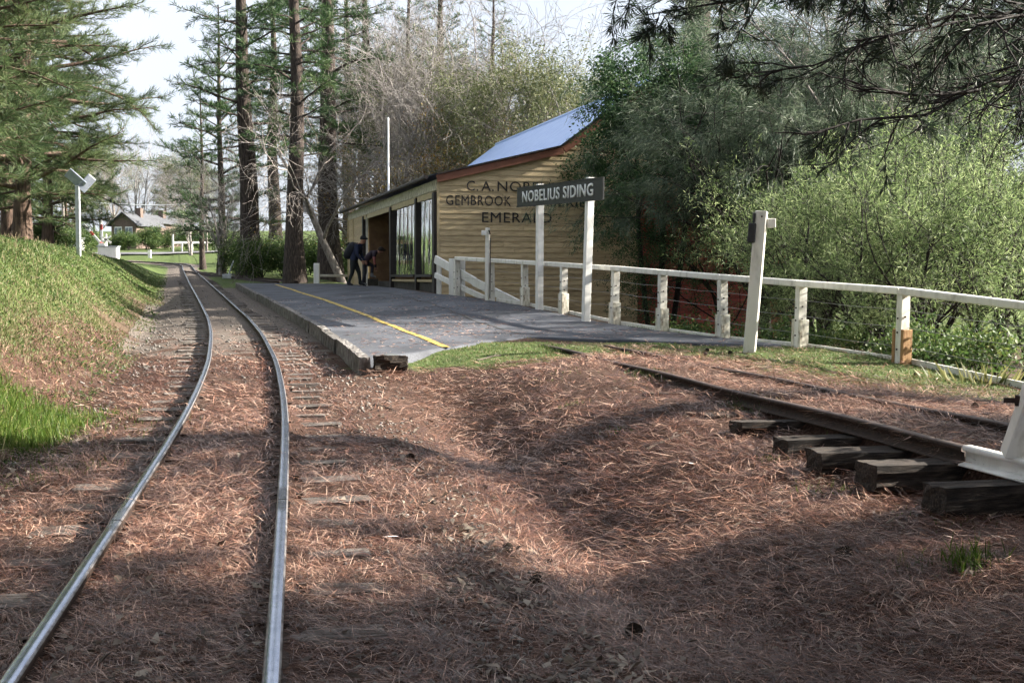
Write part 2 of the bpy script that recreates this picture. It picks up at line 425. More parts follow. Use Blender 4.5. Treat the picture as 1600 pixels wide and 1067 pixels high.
M['needle'] = leafy('dry_pine_needle', [(0.0, (0.018, 0.009, 0.007)), (0.38, (0.125, 0.046, 0.026)), (0.66, (0.33, 0.15, 0.09)), (1.0, (0.66, 0.47, 0.36))], 0.1, 0.36, 0.7)
M['deadleaf'] = leafy('dead_leaf', [(0.0, (0.05, 0.038, 0.03)), (0.5, (0.15, 0.115, 0.085)), (1.0, (0.33, 0.28, 0.22))], 0.15, 0.6, 0.4)
M['grass'] = leafy('grass_blade', [(0.0, (0.035, 0.065, 0.016)), (0.5, (0.075, 0.12, 0.032)), (0.8, (0.13, 0.16, 0.055)), (1.0, (0.26, 0.20, 0.13))], 0.35)
M['lush'] = leafy('lush_grass_blade', [(0.0, (0.03, 0.062, 0.008)), (0.7, (0.09, 0.16, 0.022)), (1.0, (0.20, 0.22, 0.06))], 0.4)
M['pine'] = leafy('pine_needles', [(0.0, (0.018, 0.042, 0.016)), (0.5, (0.04, 0.085, 0.028)), (1.0, (0.10, 0.14, 0.05))], 0.25)
M['pine_pale'] = leafy('pale_pine_needles', [(0.0, (0.03, 0.055, 0.024)), (0.5, (0.075, 0.115, 0.045)), (1.0, (0.18, 0.21, 0.095))], 0.4)
M['pine_dark'] = leafy('shaded_branch_needles', [(0.0, (0.012, 0.022, 0.012)), (1.0, (0.045, 0.065, 0.035))], 0.2)  # darker copy of the pine needles, shade put into the colour
M['casu'] = leafy('grey_green_fine_foliage', [(0.0, (0.035, 0.06, 0.04)), (0.6, (0.09, 0.125, 0.075)), (1.0, (0.20, 0.235, 0.16))], 0.35)
M['creeper'] = leafy('glossy_small_leaf', [(0.0, (0.02, 0.05, 0.02)), (0.6, (0.05, 0.105, 0.038)), (1.0, (0.13, 0.19, 0.08))], 0.3, 0.6, 0.25)
M['bright'] = leafy('bright_green_leaf', [(0.0, (0.05, 0.085, 0.03)), (0.5, (0.14, 0.20, 0.075)), (1.0, (0.38, 0.45, 0.22))], 0.5)
M['euc'] = leafy('olive_eucalypt_leaf', [(0.0, (0.06, 0.075, 0.03)), (0.6, (0.14, 0.16, 0.07)), (1.0, (0.27, 0.27, 0.14))], 0.35)
M['under'] = leafy('understorey_leaf', [(0.0, (0.025, 0.055, 0.016)), (0.6, (0.07, 0.12, 0.03)), (1.0, (0.19, 0.23, 0.07))], 0.35)
M['autumn'] = leafy('last_autumn_leaf', [(0.0, (0.14, 0.07, 0.03)), (0.5, (0.27, 0.17, 0.05)), (1.0, (0.42, 0.34, 0.10))], 0.4)
M['strap'] = leafy('strap_leaf', [(0.0, (0.08, 0.10, 0.03)), (1.0, (0.30, 0.28, 0.12))], 0.3)
M['wornhead'] = noisy('worn_rail_edge', (0.10, 0.085, 0.08), (0.34, 0.33, 0.34), 16, 0.45, 0.1, 0.7)
# ------------------------------------------------------------------ lie of the land (heights relative to the eye in the tables)
_Y = np.arange(-14.0, 430.0, 0.25)
def _tab(t, sm):
    a = np.array(t, float)
    v = np.interp(_Y, a[:, 0], a[:, 1])
    k = np.exp(-0.5 * (np.arange(-40, 41) * 0.25 / sm) ** 2); k /= k.sum()
    pad = np.concatenate([v[0] + (np.arange(-40, 0)) * (v[1] - v[0]), v, v[-1] + np.arange(1, 41) * (v[-1] - v[-2])])
    return np.convolve(pad, k, 'valid')
_RZ = _tab([(-14, -1.66), (0, -1.355), (3.85, -1.275), (10, -1.15), (15, -1.05), (20.4, -0.945), (25.5, -0.865), (36.6, -0.63), (50, -0.31),
            (88, 0.42), (113, 1.05), (122, 1.5), (130, 2.05), (146, 2.5), (160, 3.2), (200, 4.8), (300, 9.0), (430, 16.0)], 1.6) + EYE
_TX = _tab([(-14, 2.1), (-10, 1.30), (0, -0.52), (3.85, -1.19), (6.7, -1.69), (9.7, -2.23), (11.8, -2.65), (15.1, -3.35), (20.3, -4.6), (25.4, -5.92),
            (36.5, -9.0), (50, -12.8), (88, -23.3), (112, -29.9), (117, -32), (121, -35.5), (124, -41), (126.5, -50), (128, -60), (129.5, -75), (430, -12000)], 1.0)
_GX = _tab([(-14, 2.1), (-10, 1.30), (0, -0.52), (3.85, -1.19), (6.7, -1.69), (9.7, -2.23), (11.8, -2.65), (15.1, -3.35), (20.3, -4.6), (25.4, -5.92),
            (36.5, -9.0), (50, -12.8), (88, -23.3), (128, -34.4), (430, -118)], 1.6)
def rail_z(Y): return np.interp(Y, _Y, _RZ)
def track_x(Y): return np.interp(Y, _Y, _TX)
def ref_x(Y): return np.interp(Y, _Y, _GX)
INNER = np.array([(14.7, -0.985), (18, -0.95), (20.7, -0.905), (22.5, -0.84), (24.4, -0.715), (26.3, -0.605), (28.1, -0.525), (30, -0.455), (33, -0.385), (37, -0.335), (50, -0.29)])
def plat_z(u, Y):
    e = rail_z(Y) + 0.07
    i = np.interp(Y, INNER[:, 0], INNER[:, 1]) + EYE
    return e + (i - e) * sstep(1.5, 6.0, u)
FENCE_Z = np.array([(6, -1.32), (11, -1.30), (13.2, -1.26), (15.1, -1.165), (17, -1.06), (18.8, -0.965), (20.7, -0.90), (22.5, -0.835), (24.4, -0.71), (26.3, -0.60), (28.1, -0.525), (30, -0.45), (33, -0.39), (52, -0.3), (60, -0.1), (70, 0.2)])
def fence_x(Y):
    Y = np.asarray(Y, float)
    return np.where(Y < 31.5, 4.85 - (Y - 15.1) * 0.421, -2.06 - (Y - 31.5) * 0.268)
SID = np.array([2.59, 6.8]); SID2 = np.array([0.4525, 17.2])
def siding_x(Y): return SID[0] + (np.asarray(Y, float) - SID[1]) * (SID2[0] - SID[0]) / (SID2[1] - SID[1])
SIDING_TOP = -0.955 + EYE

def ground_z(X, Y):
    X = np.asarray(X, float); Y = np.asarray(Y, float)
    u = X - ref_x(Y); zr = rail_z(Y)
    z = zr - 0.092 - 0.036 * sstep(0.44, 0.62, np.abs(u)) - 0.06 * sstep(0.95, 1.7, np.abs(u)) * (1 - (u > 0) * sstep(12, 15, Y) * (Y < 49))
    # left bank
    h = np.interp(Y, [-5, 6, 15, 30, 50, 75, 95, 108, 116], [1.2, 1.45, 1.75, 1.65, 1.3, 0.95, 0.5, 0.1, 0])
    toe = 1.45 + 0.25 * sstep(30, 60, Y) + 0.2 * (vnoise(Y * 0.35, Y * 0, 5) - 0.5)
    z = z + (h + 0.1) * sstep(0, 2.9, -u - toe) * (u < 0) + 0.03 * np.clip(-u - 4.4, 0, 60) * (u < 0) * (1 - sstep(92, 112, Y))
    # right, near: ditch and shoulder up to the level siding
    sx = siding_x(Y) - ref_x(Y)
    side = np.interp(Y, [3, 6.9, 8.2, 9.6, 11, 14, 17, 19], [-1.26, -1.225, -1.185, -1.12, -1.05, -1.0, -0.968, -0.95]) + EYE
    between = np.interp(Y, [3, 6.6, 7.2, 8.5, 10, 14, 17, 19], [-1.08, -1.06, -1.03, -1.01, -0.995, -0.975, -0.958, -0.95]) + EYE
    up = sstep(2.25, 3.85, u)
    near = z + (side - z) * up - 0.22 * np.exp(-((u - 2.15) / 0.5) ** 2) * sstep(3, 8, Y) * (1 - 0.8 * sstep(11, 14, Y))
    near = near + (between - side) * sstep(sx - 0.06, sx + 0.06, u)
    fx = fence_x(Y); fz = np.interp(Y, FENCE_Z[:, 0], FENCE_Z[:, 1]) + EYE
    fu = fx - ref_x(Y)
    tt = np.clip((u - sx - 0.95) / np.maximum(fu - sx - 0.95, 0.3), 0, 1)
    near = near + (fz - between) * tt * (u > sx)
    pl = plat_z(u, Y) - 0.035
    w = sstep(13.4, 15.0, Y) * (1 - sstep(48.6, 49.2, Y))
    ur = sstep(1.44, 1.60, u) * w
    right = near * (1 - sstep(13.6, 16.8, Y)) + pl * sstep(13.6, 16.8, Y)
    right = np.where(u < 1.5, z, right)
    zz = np.where(u > 0, right * np.maximum(ur, 0) + near * (1 - ur), z)
    past = sstep(47.5, 51, Y)
    zf = zr - 0.12 + 0.02 * np.clip(u, 0, 12)
    zz = np.where((u > 1.2) & (Y > 47), zz * (1 - past) + zf * past, zz)
    # land falls away beyond the fence
    df = np.clip(u - fu - 0.12, 0, 30)
    drop = (1.15 * sstep(0, 3.5, df) + 0.05 * df) * (1 - sstep(60, 85, Y))
    zz = zz - drop * (u > 0)
    zz = zz + 0.025 * (vnoise(X * 2.1, Y * 2.1, 1) - 0.5) + 0.03 * (vnoise(X * 0.9, Y * 0.9, 2) - 0.5) * (np.abs(u) > 1.3) + 0.012 * (vnoise(X * 7, Y * 7, 3) - 0.5)
    zz = zz + 0.07 * (vnoise(X * 1.3, Y * 1.3, 8) - 0.5) * ((u < -1.6) | (u > fu + 0.5))
    return zz

def cover(X, Y):
    """grass, litter, ballast weights"""
    u = X - ref_x(Y)
    nz = vnoise(X * 0.8, Y * 0.8, 11); nf = vnoise(X * 2.7, Y * 2.7, 12)
    g = np.zeros_like(u); b = np.zeros_like(u)
    li = np.ones_like(u) * (Y < 22)
    b = np.where(np.abs(u) < 1.9, sstep(8, 24, Y + 9 * (nf - 0.5)) * 0.8 + 0.2 * nz, 0)
    li = np.where((np.abs(u) < 1.9), 1 - sstep(9, 26, Y + 10 * (nf - 0.5)) * 0.85, li)
    bank = sstep(0.1, 1.5, -u - 1.5 - 1.0 * (nz - 0.5) - 0.5 * (nf - 0.5)) * sstep(7.0, 12.0, Y + 4 * sstep(2.5, 3.5, -u))
    g = np.where(u < 0, bank * (0.45 + 0.55 * nf + 0.25 * sstep(20, 45, Y)), g)
    g = np.where((u < 0) & (Y > 34), np.maximum(g, sstep(1.1, 2.2, -u)), g)
    fx = fence_x(Y) - ref_x(Y)
    sx = siding_x(Y) - ref_x(Y)
    # grass tongue at the platform end and strip beside the fence
    dist = np.hypot((u - (sx - 0.9)) / 2.2, (Y - 16.6) / 2.2)
    tong = (1 - sstep(0.55, 1.15, dist + 0.4 * (nf - 0.5))) * (Y < 20)
    strip = (1 - sstep(0.7, 4.0, fx - u)) * (u < fx + 0.4) * (Y < 22) * (Y > 7) * (0.8 + 0.5 * nf)
    far_r = (Y > 48.8) * (u > 0.9) * (0.4 + 0.7 * nz)
    g = np.where(u > 0, np.maximum.reduce([g, tong, strip * 0.95, far_r]), g)
    g = np.where((Y > 70) & (np.abs(u) > 1.8), 1, g)
    # past the bend the bed follows the rails to the left
    dxt = (track_x(Y + 0.2) - track_x(Y - 0.2)) / 0.4
    dt_ = np.abs(X - track_x(Y)) / np.sqrt(1 + dxt * dxt)
    far = (Y > 106)
    b = np.where(far, (dt_ < 1.7) * 1.0, b); li = np.where(far, 0, li); g = np.where(far, (dt_ >= 1.7) * 1.0, g)
    return np.clip(g, 0, 1), np.clip(li, 0, 1), np.clip(b, 0, 1)

def grid_axis(pieces):
    out = []
    for a, b, s in pieces:
        out.append(np.arange(a, b, s))
    out.append(np.array([pieces[-1][1]]))
    return np.concatenate(out)
uax = grid_axis([(-300, -60, 20), (-60, -40, 4), (-40, -6, 0.8), (-6, -3, 0.2), (-3, 5.6, 0.075), (5.6, 10, 0.2), (10, 20, 0.7), (20, 60, 4), (60, 300, 24)])
yax = grid_axis([(-12, 2, 0.8), (2, 18, 0.08), (18, 30, 0.2), (30, 55, 0.5), (55, 104, 2), (104, 132, 0.6), (132, 200, 5), (200, 425, 15)])
UU, YY = np.meshgrid(uax, yax)
XX = UU + ref_x(YY)
ZZ = ground_z(XX, YY)
g_, l_, b_ = cover(XX, YY)
nx, ny = len(uax), len(yax)
idx = np.arange(nx * ny).reshape(ny, nx)
FQ = np.stack([idx[:-1, :-1], idx[:-1, 1:], idx[1:, 1:], idx[1:, :-1]], -1).reshape(-1, 4)
ground = np_mesh('ground', np.stack([XX, YY, ZZ], -1).reshape(-1, 3), FQ, [M['ground']], smooth=True,
                 cols=np.stack([g_, l_, b_, np.ones_like(g_)], -1).reshape(-1, 4))
tag(ground, 'sloping ground with needle litter, cinders and grassy bank', 'ground', kind='structure')
def gz(x, y): return float(ground_z(np.array([x]), np.array([y]))[0])

# ------------------------------------------------------------------ railway track
RAILP = [(-.05, -.11), (.05, -.11), (.05, -.10), (.009, -.088), (.009, -.036), (.030, -.030), (.030, -.007), (.022, 0), (-.022, 0), (-.030, -.007), (-.030, -.030), (-.009, -.036), (-.009, -.088), (-.05, -.10)]
def sweep_rail(name, C, mats, parent, scale=1.0, paint=False):
    """C: (n,3) railhead centre line"""
    C = np.asarray(C, float)
    T = np.gradient(C, axis=0); T[:, 2] = 0; T = unit(T)
    S = np.stack([T[:, 1], -T[:, 0], np.zeros(len(T))], -1)
    p = np.array(RAILP) * scale; k = len(p)
    V = C[:, None, :] + S[:, None, :] * p[None, :, 0, None] + np.array([0, 0, 1.0])[None, None, :] * p[None, :, 1, None]
    n = len(C)
    i = np.arange(n - 1)[:, None] * k; j = np.arange(k)[None, :]; j2 = (j + 1) % k
    F = np.stack([i + j, i + j2, i + k + j2, i + k + j], -1).reshape(-1, 4)
    mi = np.tile(np.array([1 if q == 7 else (2 if q in (6, 8) else 0) for q in range(k)]), n - 1)
    caps = []
    for b in (0, (n - 1) * k):
        caps += [[b + 0, b + 1, b + 2, b + 13], [b + 2, b + 3, b + 12, b + 13], [b + 3, b + 4, b + 11, b + 12], [b + 4, b + 5, b + 10, b + 11], [b + 5, b + 6, b + 9, b + 10], [b + 6, b + 7, b + 8, b + 9]]
    F = np.concatenate([F, np.array(caps)]); mi = np.concatenate([mi, np.zeros(len(caps), int)])
    return np_mesh(name, V.reshape(-1, 3), F, mats, parent, midx=mi)

def track_line(Y, off):
    Y = np.asarray(Y, float)
    x = track_x(Y); dx = (track_x(Y + 0.1) - track_x(Y - 0.1)) / 0.2
    q = np.sqrt(1 + dx * dx)
    return np.stack([x + off / q, Y - off * dx / q, rail_z(Y)], -1)

main = empty('railway_track', (0, 0, 0), 'narrow gauge main line of two shiny rails curving left past the platform', 'railway track')
for off in (-0.411, 0.411):
    j = 6.15 if off < 0 else 6.55
    for a, b in ((-6, j), (j + 0.012, 26), (26.012, 129.3)):
        ys = np.arange(a, b, 0.35 if b < 60 else 0.8); ys = np.append(ys, b)
        r = sweep_rail('rail', track_line(ys, off), [M['rust'], M['steel'], M['wornhead']], main)
        if b == j:
            for sd in (-1, 1):
                mb = MB()
                q0 = Vector(track_line([j - 0.22], off + sd * 0.016)[0]) + Vector((0, 0, -0.062)); q1 = Vector(track_line([j + 0.24], off + sd * 0.016)[0]) + Vector((0, 0, -0.062))
                mb.bar(q0, q1, 0.014, 0.052)
                for t in (0.12, 0.37, 0.63, 0.88):
                    c = q0.lerp(q1, t); d = (q1 - q0).cross(Vector((0, 0, 1))).normalized() * sd
                    mb.bar(c, c + d * 0.022, 0.024, 0.024)
                mb.build('fishplate', M['rust'], r)
def sleeper_mesh(name, L, W, H, seed, mat):
    mb = MB(); mb.box((0, 0, -H / 2), (L, W, H))
    o = mb.build(name, mat, None, wear=0.008, seed=seed); me = o.data; bpy.data.objects.remove(o); return me
SL = [sleeper_mesh('sleeper', 1.62 + 0.05 * k, 0.20, 0.12, k, M['sleeper']) for k in range(4)]
rr = random.Random(4)
mb = MB(); mb.box((0, 0, 0.012), (0.02, 0.02, 0.03)); mb.box((0, 0, 0.03), (0.042, 0.03, 0.012)); _o = mb.build('dog_spike', M['rust']); SPIKE = _o.data; bpy.data.objects.remove(_o)
s_y = -1.0
while s_y < 62:
    c = track_line([s_y], rr.uniform(-0.05, 0.05))[0]
    dx = float(track_x(s_y + .1) - track_x(s_y - .1)) / .2
    o = bpy.data.objects.new('sleeper', SL[rr.randrange(4)]); COL.objects.link(o); o.parent = main
    o.location = (c[0], c[1], c[2] - 0.106 - rr.uniform(0, 0.012))
    o.rotation_euler = (rr.uniform(-.02, .02), rr.uniform(-.012, .012), -math.atan(dx) + rr.uniform(-.04, .04))
    if s_y < 15:
        for q in (-0.411, 0.411):
            for e in (-0.062, 0.062):
                k = bpy.data.objects.new('dog_spike', SPIKE); COL.objects.link(k); k.parent = o; k.location = (q + e + rr.uniform(-.004, .004), rr.uniform(-.05, .05), 0.0); k.rotation_euler = (0, 0, rr.uniform(-.2, .2))
    s_y += rr.uniform(0.56, 0.68)

# siding
sid = empty('siding_track', (float(siding_x(10)), 10, SIDING_TOP), 'rusty disused siding sunk in needles on the shoulder above the main line', 'railway track')
sid_inv = Vector(sid.location)
def local_to(o, root):
    o.data.transform(Matrix.Translation(-Vector(root.location))); return o
sh = math.atan2(SID2[0] - SID[0], SID2[1] - SID[1])
for k, off in enumerate((0.0, 0.825)):
    ys = np.arange(6.86 if k == 0 else 6.3, 17.4, 0.4)
    C = np.stack([siding_x(ys) + off / math.cos(sh), ys, np.full(len(ys), SIDING_TOP) + 0.006 * np.sin(ys * 1.7 + k)], -1)
    local_to(sweep_rail('rail', C, [M['rust'], M['rusthead'], M['rusthead']], sid, 1.0), sid)
SLD = [sleeper_mesh('sleeper', 1.75, 0.23, 0.145, 20 + k, M['sleeper_dark']) for k in range(3)]
for k, sy in enumerate((6.40, 7.08, 7.62, 8.25, 9.1, 9.8, 10.6, 11.3, 12.1)):
    o = bpy.data.objects.new('sleeper', SLD[k % 3]); COL.objects.link(o); o.parent = sid
    lx = [0.36, 0.33, 0.30, 0.34, 0.38, 0.4, 0.4, 0.4, 0.4][k]
    o.location = Vector((float(siding_x(sy)) + lx, sy + 0.06 - lx * 0.2, SIDING_TOP - 0.109 - 0.004 * (k % 3))) - sid_inv
    o.rotation_euler = (rr.uniform(-.03, .03), rr.uniform(-.02, .02), -sh + rr.uniform(-.07, .07))

# buffer stop of bent white rails at the end of the siding
bs = empty('buffer_stop', (float(siding_x(6.5)), 6.5, SIDING_TOP), 'white painted buffer stop of bent rails at the siding end', 'buffer stop')
def bsb(mb, name, mat, par=bs, **k):
    o = mb.build(name, mat, par, **k); o.data.transform(Matrix.Translation(-Vector(bs.location))); return o
ys = np.array([5.3, 5.8, 6.3, 6.848])
for k, off in enumerate((0.0, 0.825)):
    yy = ys if k == 0 else np.array([5.3, 5.8, 6.29])
    C = np.stack([siding_x(yy) + off / math.cos(sh), yy, np.full(len(yy), SIDING_TOP + 0.003)], -1)
    local_to(sweep_rail('painted_rail', C, [M['white'], M['cream_white'], M['white']], bs, 1.06), bs)
    mb = MB()
    b0 = Vector((float(siding_x(6.42)) + off, 6.42, SIDING_TOP + 0.005)); b1 = Vector((float(siding_x(5.95)) + off + 0.02, 5.95, SIDING_TOP + 1.02))
    mb.bar(b0, b1, 0.085, 0.13, up=(1, 0, 0))
    st = bsb(mb, 'strut', M['cream_white'], bevel=0.006)
    mb = MB(); c = b0.lerp(b1, 0.30)
    mb.bar(c + Vector((-0.13, 0.06, 0)), c + Vector((0.06, 0.0, 0)), 0.026, 0.026); mb.bar(c + Vector((-0.075, 0.05, 0)), c + Vector((-0.05, 0.04, 0)), 0.06, 0.055)
    bsb(mb, 'bolt', M['rust'], st)
mb = MB(); mb.bar((float(siding_x(5.95)) + 0.03, 6.0, SIDING_TOP + 0.92), (float(siding_x(5.95)) + 1.1, 6.17, SIDING_TOP + 0.92), 0.14, 0.22)
bsb(mb, 'buffer_beam', M['white'], bevel=0.01)

# ------------------------------------------------------------------ platform
plat = empty('platform', (-3.0, 15, 0), 'low asphalt platform ramping up towards the shed', 'platform', kind='structure')
YB = np.array([(-1.75, 14.85), (-1.3, 15.4), (-0.86, 16.3), (-0.38, 17.8), (0.3, 18.9), (0.98, 18.5), (1.88, 17.8), (2.87, 17.4), (3.5, 17.2), (4.2, 17.1)])
nu, nv = 40, 150
vv = np.linspace(0, 1, nu)
rows = []
EDGE_U = 1.53
for a in vv:
    ye = 14.85 if a == 0 else None
    # find the start of the strip by marching along its own line
    ys = np.arange(14.8, 20, 0.02)
    xl = ref_x(ys) + EDGE_U; xr = fence_x(ys) - 0.12; xs = xl + a * (xr - xl)
    yb = np.interp(xs, YB[:, 0], YB[:, 1]) + 0.25 * (vnoise(xs * 3, xs * 0, 21) - 0.5) + 0.12 * (vnoise(xs * 9, xs * 0, 22) - 0.5)
    ok = np.nonzero(ys >= yb)[0]
    y0 = ys[ok[0]] if len(ok) else 19.0
    yy = y0 + (49.0 - y0) * np.linspace(0, 1, nv) ** 1.4
    x = ref_x(yy) + EDGE_U; x = x + a * (fence_x(yy) - 0.12 - x)
    u = x - ref_x(yy)
    z = plat_z(u, yy) + 0.012 * (vnoise(x * 1.1, yy * 1.1, 31) - 0.5) + 0.02 * (vnoise(x * .45, yy * .45, 32) - 0.5)
    z[0] -= 0.13; z[1] -= 0.012
    rows.append(np.stack([x, yy, z], -1))
G = np.stack(rows, 0).reshape(-1, 3)
idx = np.arange(nu * nv).reshape(nu, nv)
F = np.stack([idx[:-1, :-1], idx[1:, :-1], idx[1:, 1:], idx[:-1, 1:]], -1).reshape(-1, 4)
o = np_mesh('asphalt_surface', G, F, [M['asphalt']], plat, smooth=True); local_to(o, plat)
y = 14.55; k = 0
while y < 48.8:
    L = rr.uniform(2.2, 3.2); y1 = min(y + L, 49.0)
    mb = MB(); n = 6
    a = np.linspace(y, y1 - 0.03, n)
    lo = 0.03 * rr.uniform(-1, 1)
    for i in range(n - 1):
        pts = []
        for yy in (a[i], a[i + 1]):
            xl = float(ref_x(yy)) + 1.36 + lo * 0.6; z = float(plat_z(1.5, yy)) + 0.014 + lo * 0.25
            pts.append((xl + 0.04, xl + 0.17, yy, z))
        (l0, r0, y0, z0), (l1, r1, yb_, z1) = pts
        mb.hexa([(l0, y0, z0 - .36), (r0, y0, z0 - .36), (r1, yb_, z1 - .36), (l1, yb_, z1 - .36), (l0, y0, z0), (r0, y0, z0), (r1, yb_, z1), (l1, yb_, z1)])
    e = mb.build('edge_slab', M['concrete'], plat, wear=0.007, seed=k); local_to(e, plat)
    y = y1; k += 1
# rotten timber packing at the open near end of the edge
mb = MB(); mb.bar((-1.66, 14.62, float(plat_z(1.6, 14.7)) - 0.05), (-1.28, 14.72, float(plat_z(1.6, 14.7)) - 0.06), 0.15, 0.16)
e = mb.build('end_timber', M['sleeper_dark'], plat, wear=0.016, seed=9); local_to(e, plat)
# painted line
ys = np.concatenate([np.arange(16.35, 30, 0.25), np.arange(30, 47, 0.5)])
wv = 0.05 * (vnoise(ys * 0.7, ys * 0, 41) - 0.5)
def strip(name, ys, u0, u1, dz, mat, par):
    V = []
    for q in (u0, u1):
        x = ref_x(ys) + q + wv; 
        z = plat_z(q * np.ones_like(ys), ys) + 0.012 * (vnoise(x * 1.1, ys * 1.1, 31) - 0.5) + 0.02 * (vnoise(x * .45, ys * .45, 32) - 0.5) + dz
        V.append(np.stack([x, ys, z], -1))
    n = len(ys); V = np.concatenate(V); i = np.arange(n - 1)
    F = np.stack([i, i + n, i + n + 1, i + 1], -1)
    return local_to(np_mesh(name, V, F, [mat], par), plat)
strip('painted_line', ys, 2.72, 2.83, 0.008, M['yellow'], plat)
ys = np.arange(19.4, 40, 0.3); wv = 0.10 * (vnoise(ys * 1.3, ys * 0, 43) - 0.5)
strip('surface_seam', ys, 4.55, 4.58, 0.006, M['plinth'], plat)

# ------------------------------------------------------------------ fence
fen = empty('post_and_rail_fence', at(1410, 580, 15.1), 'long white timber fence with square posts and flat top rail beside the platform', 'fence')
FL = Vector(fen.location)
fposts = [(1640, 13.15, 0), (1410, 15.1, 0), (1250, 17.0, 0), (1130, 18.83, 0), (1035, 20.7, 0), (960, 22.5, 0), (880, 24.4, 0), (820, 26.3, 0), (768, 28.1, 0), (714, 30.0, 0)]
tops = [476, 449, 438, 429, 421.5, 415.5, 410.5, 407, 404, 401]
fd = Vector((-0.421, 1.0, 0)).normalized()
Mf = Matrix(((fd.x, -fd.y, 0), (fd.y, fd.x, 0), (0, 0, 1)))
mb = MB(); mb.box((0, 0, 0), (0.022, 0.022, 0.022)); _o = mb.build('bolt_head', M['rust'], bevel=0.004); BOLT = _o.data; bpy.data.objects.remove(_o)
tp = []
for k, ((px, Y, _), ty) in enumerate(zip(fposts, tops)):
    t = at(px, ty, Y); x = t.x; g = gz(x, Y) - 0.15
    tp.append(t)
    mb = MB(); h = t.z - 0.09 - g
    mb.box((0, 0, h / 2), (0.10, 0.135, h))
    p = mb.build('post', M['cream_white'], fen, bevel=0.006); p.location = Vector((x, Y, g)) - FL
    p.rotation_euler = (rr.uniform(-.02, .02), rr.uniform(-.02, .02), math.atan2(fd.y, fd.x))
    if k < 8:
        mb = MB(); hb = 0.15 + (0.40 if k != 1 else 0.42)
        for sd in (-1, 1):
            mb.box((0.078 * sd, 0.0, hb / 2), (0.05, 0.15, hb))
        s = mb.build('stump_sleeve', [M['stained'] if k != 1 else M['rawwood']], p, bevel=0.006)
    for q in (0.25, 0.5, 0.8):
        for c_ in ((-0.053, 0.01, h - 0.1 - q * 0.7), (0.01, 0.07, h - 0.12 - q * 0.7)):
            bh = bpy.data.objects.new('bolt_head', BOLT); COL.objects.link(bh); bh.parent = p; bh.location = c_
for k in range(len(tp) - 1):
    a, b = tp[k].copy(), tp[k + 1].copy(); a.z -= 0.045; b.z -= 0.045
    d = (b - a).normalized()
    a2, b2 = a + d * 0.004, b - d * 0.004
    if k == 0: a2 = a - d * 0.6
    mb = MB(); mb.bar(a2 - FL, b2 - FL, 0.15, 0.09)
    mb.build('top_rail', M['cream_white'], fen, bevel=0.012, wear=0.0)
for q in (0.28, 0.50, 0.74):
    pts = []
    for k, t in enumerate(tp):
        pts.append(Vector((t.x + 0.05, t.y, t.z - q)) - FL)
        if k < len(tp) - 1:
            m_ = (t + tp[k + 1]) / 2; pts.append(Vector((m_.x + 0.05, m_.y, m_.z - q - 0.015)) - FL)
    mb = MB(); mb.tube(pts, [0.0035] * len(pts), 4); mb.build('wire', M['wire'], fen)
for k in range(len(tp) - 2):
    a, b = tp[k].copy(), tp[k + 1].copy()
    a.z = gz(a.x, a.y) + 0.02; b.z = gz(b.x, b.y) + 0.02
    d = (b - a).normalized(); off = Vector((0.10, 0.02, 0))
    mb = MB(); mb.bar(a + off + d * 0.05 - FL, b + off - d * 0.05 - FL, 0.035, 0.08); mb.build('base_board', M['cream_white'], fen, bevel=0.004)

# slanting handrail boards at the shed corner
hr = empty('slanted_handrail', at(705, 458, 30.4), 'white slanting board rails with short posts beside the shed corner', 'handrail')
HL = Vector(hr.location)
def hb(p0, p1, w, h, name, m=M['white']):
    mb = MB(); mb.bar(Vector(p0) - HL, Vector(p1) - HL, w, h, up=(0, 0, 1)); return mb.build(name, m, hr, bevel=0.006)
def hpost(px, y0, y1, Y, w, name='post'):
    a = at(px, y1, Y); b = at(px, y0, Y); a.z = min(a.z, gz(a.x, a.y) - 0.05)
    mb = MB(); mb.bar(a - HL, b - HL, w, 0.11, up=(0.2, 1, 0)); return mb.build(name, M['white'], hr, bevel=0.006)
hb(at(680, 405, 30.9), at(742, 440, 29.6), 0.06, 0.20, 'slanting_rail'); hb(at(740, 440, 29.5), at(814, 477, 28.0), 0.06, 0.20, 'slanting_rail')
hb(at(680, 430, 30.9), at(757, 466, 29.3), 0.06, 0.13, 'slanting_rail')
hpost(686, 404, 454, 31.0, 0.11); hpost(706, 404, 459, 30.3, 0.13); hpost(714, 407, 460, 30.25, 0.12); hpost(723, 407, 462, 30.1, 0.11)

# ------------------------------------------------------------------ station nameboard
def text_mesh(body, width, height, depth, mat, name, parent, bold=0.0):
    cu = bpy.data.curves.new(name, 'FONT'); cu.body = body; cu.size = 1.0; cu.offset = bold; cu.resolution_u = 3; cu.space_character = 1.08
    tmp = bpy.data.objects.new(name, cu); COL.objects.link(tmp)
    dg = bpy.context.evaluated_depsgraph_get()
    me = bpy.data.meshes.new_from_object(tmp.evaluated_get(dg))
    bpy.data.objects.remove(tmp)
    co = np.array([v.co[:] for v in me.vertices]); lo = co.min(0); hi = co.max(0)
    sx = width / (hi[0] - lo[0]); sy = height / (hi[1] - lo[1])
    bm = bmesh.new(); bm.from_mesh(me)
    for v in bm.verts:
        v.co = Vector(((v.co.x - lo[0]) * sx - width / 2, (v.co.y - lo[1]) * sy - height / 2, 0))
    r = bmesh.ops.extrude_face_region(bm, geom=list(bm.faces))
    for e in r['geom']:
        if isinstance(e, bmesh.types.BMVert): e.co.z += depth
    bmesh.ops.recalc_face_normals(bm, faces=bm.faces)
    bm.to_mesh(me); bm.free(); me.materials.clear(); me.materials.append(mat)
    o = bpy.data.objects.new(name, me); COL.objects.link(o); o.parent = parent
    return o

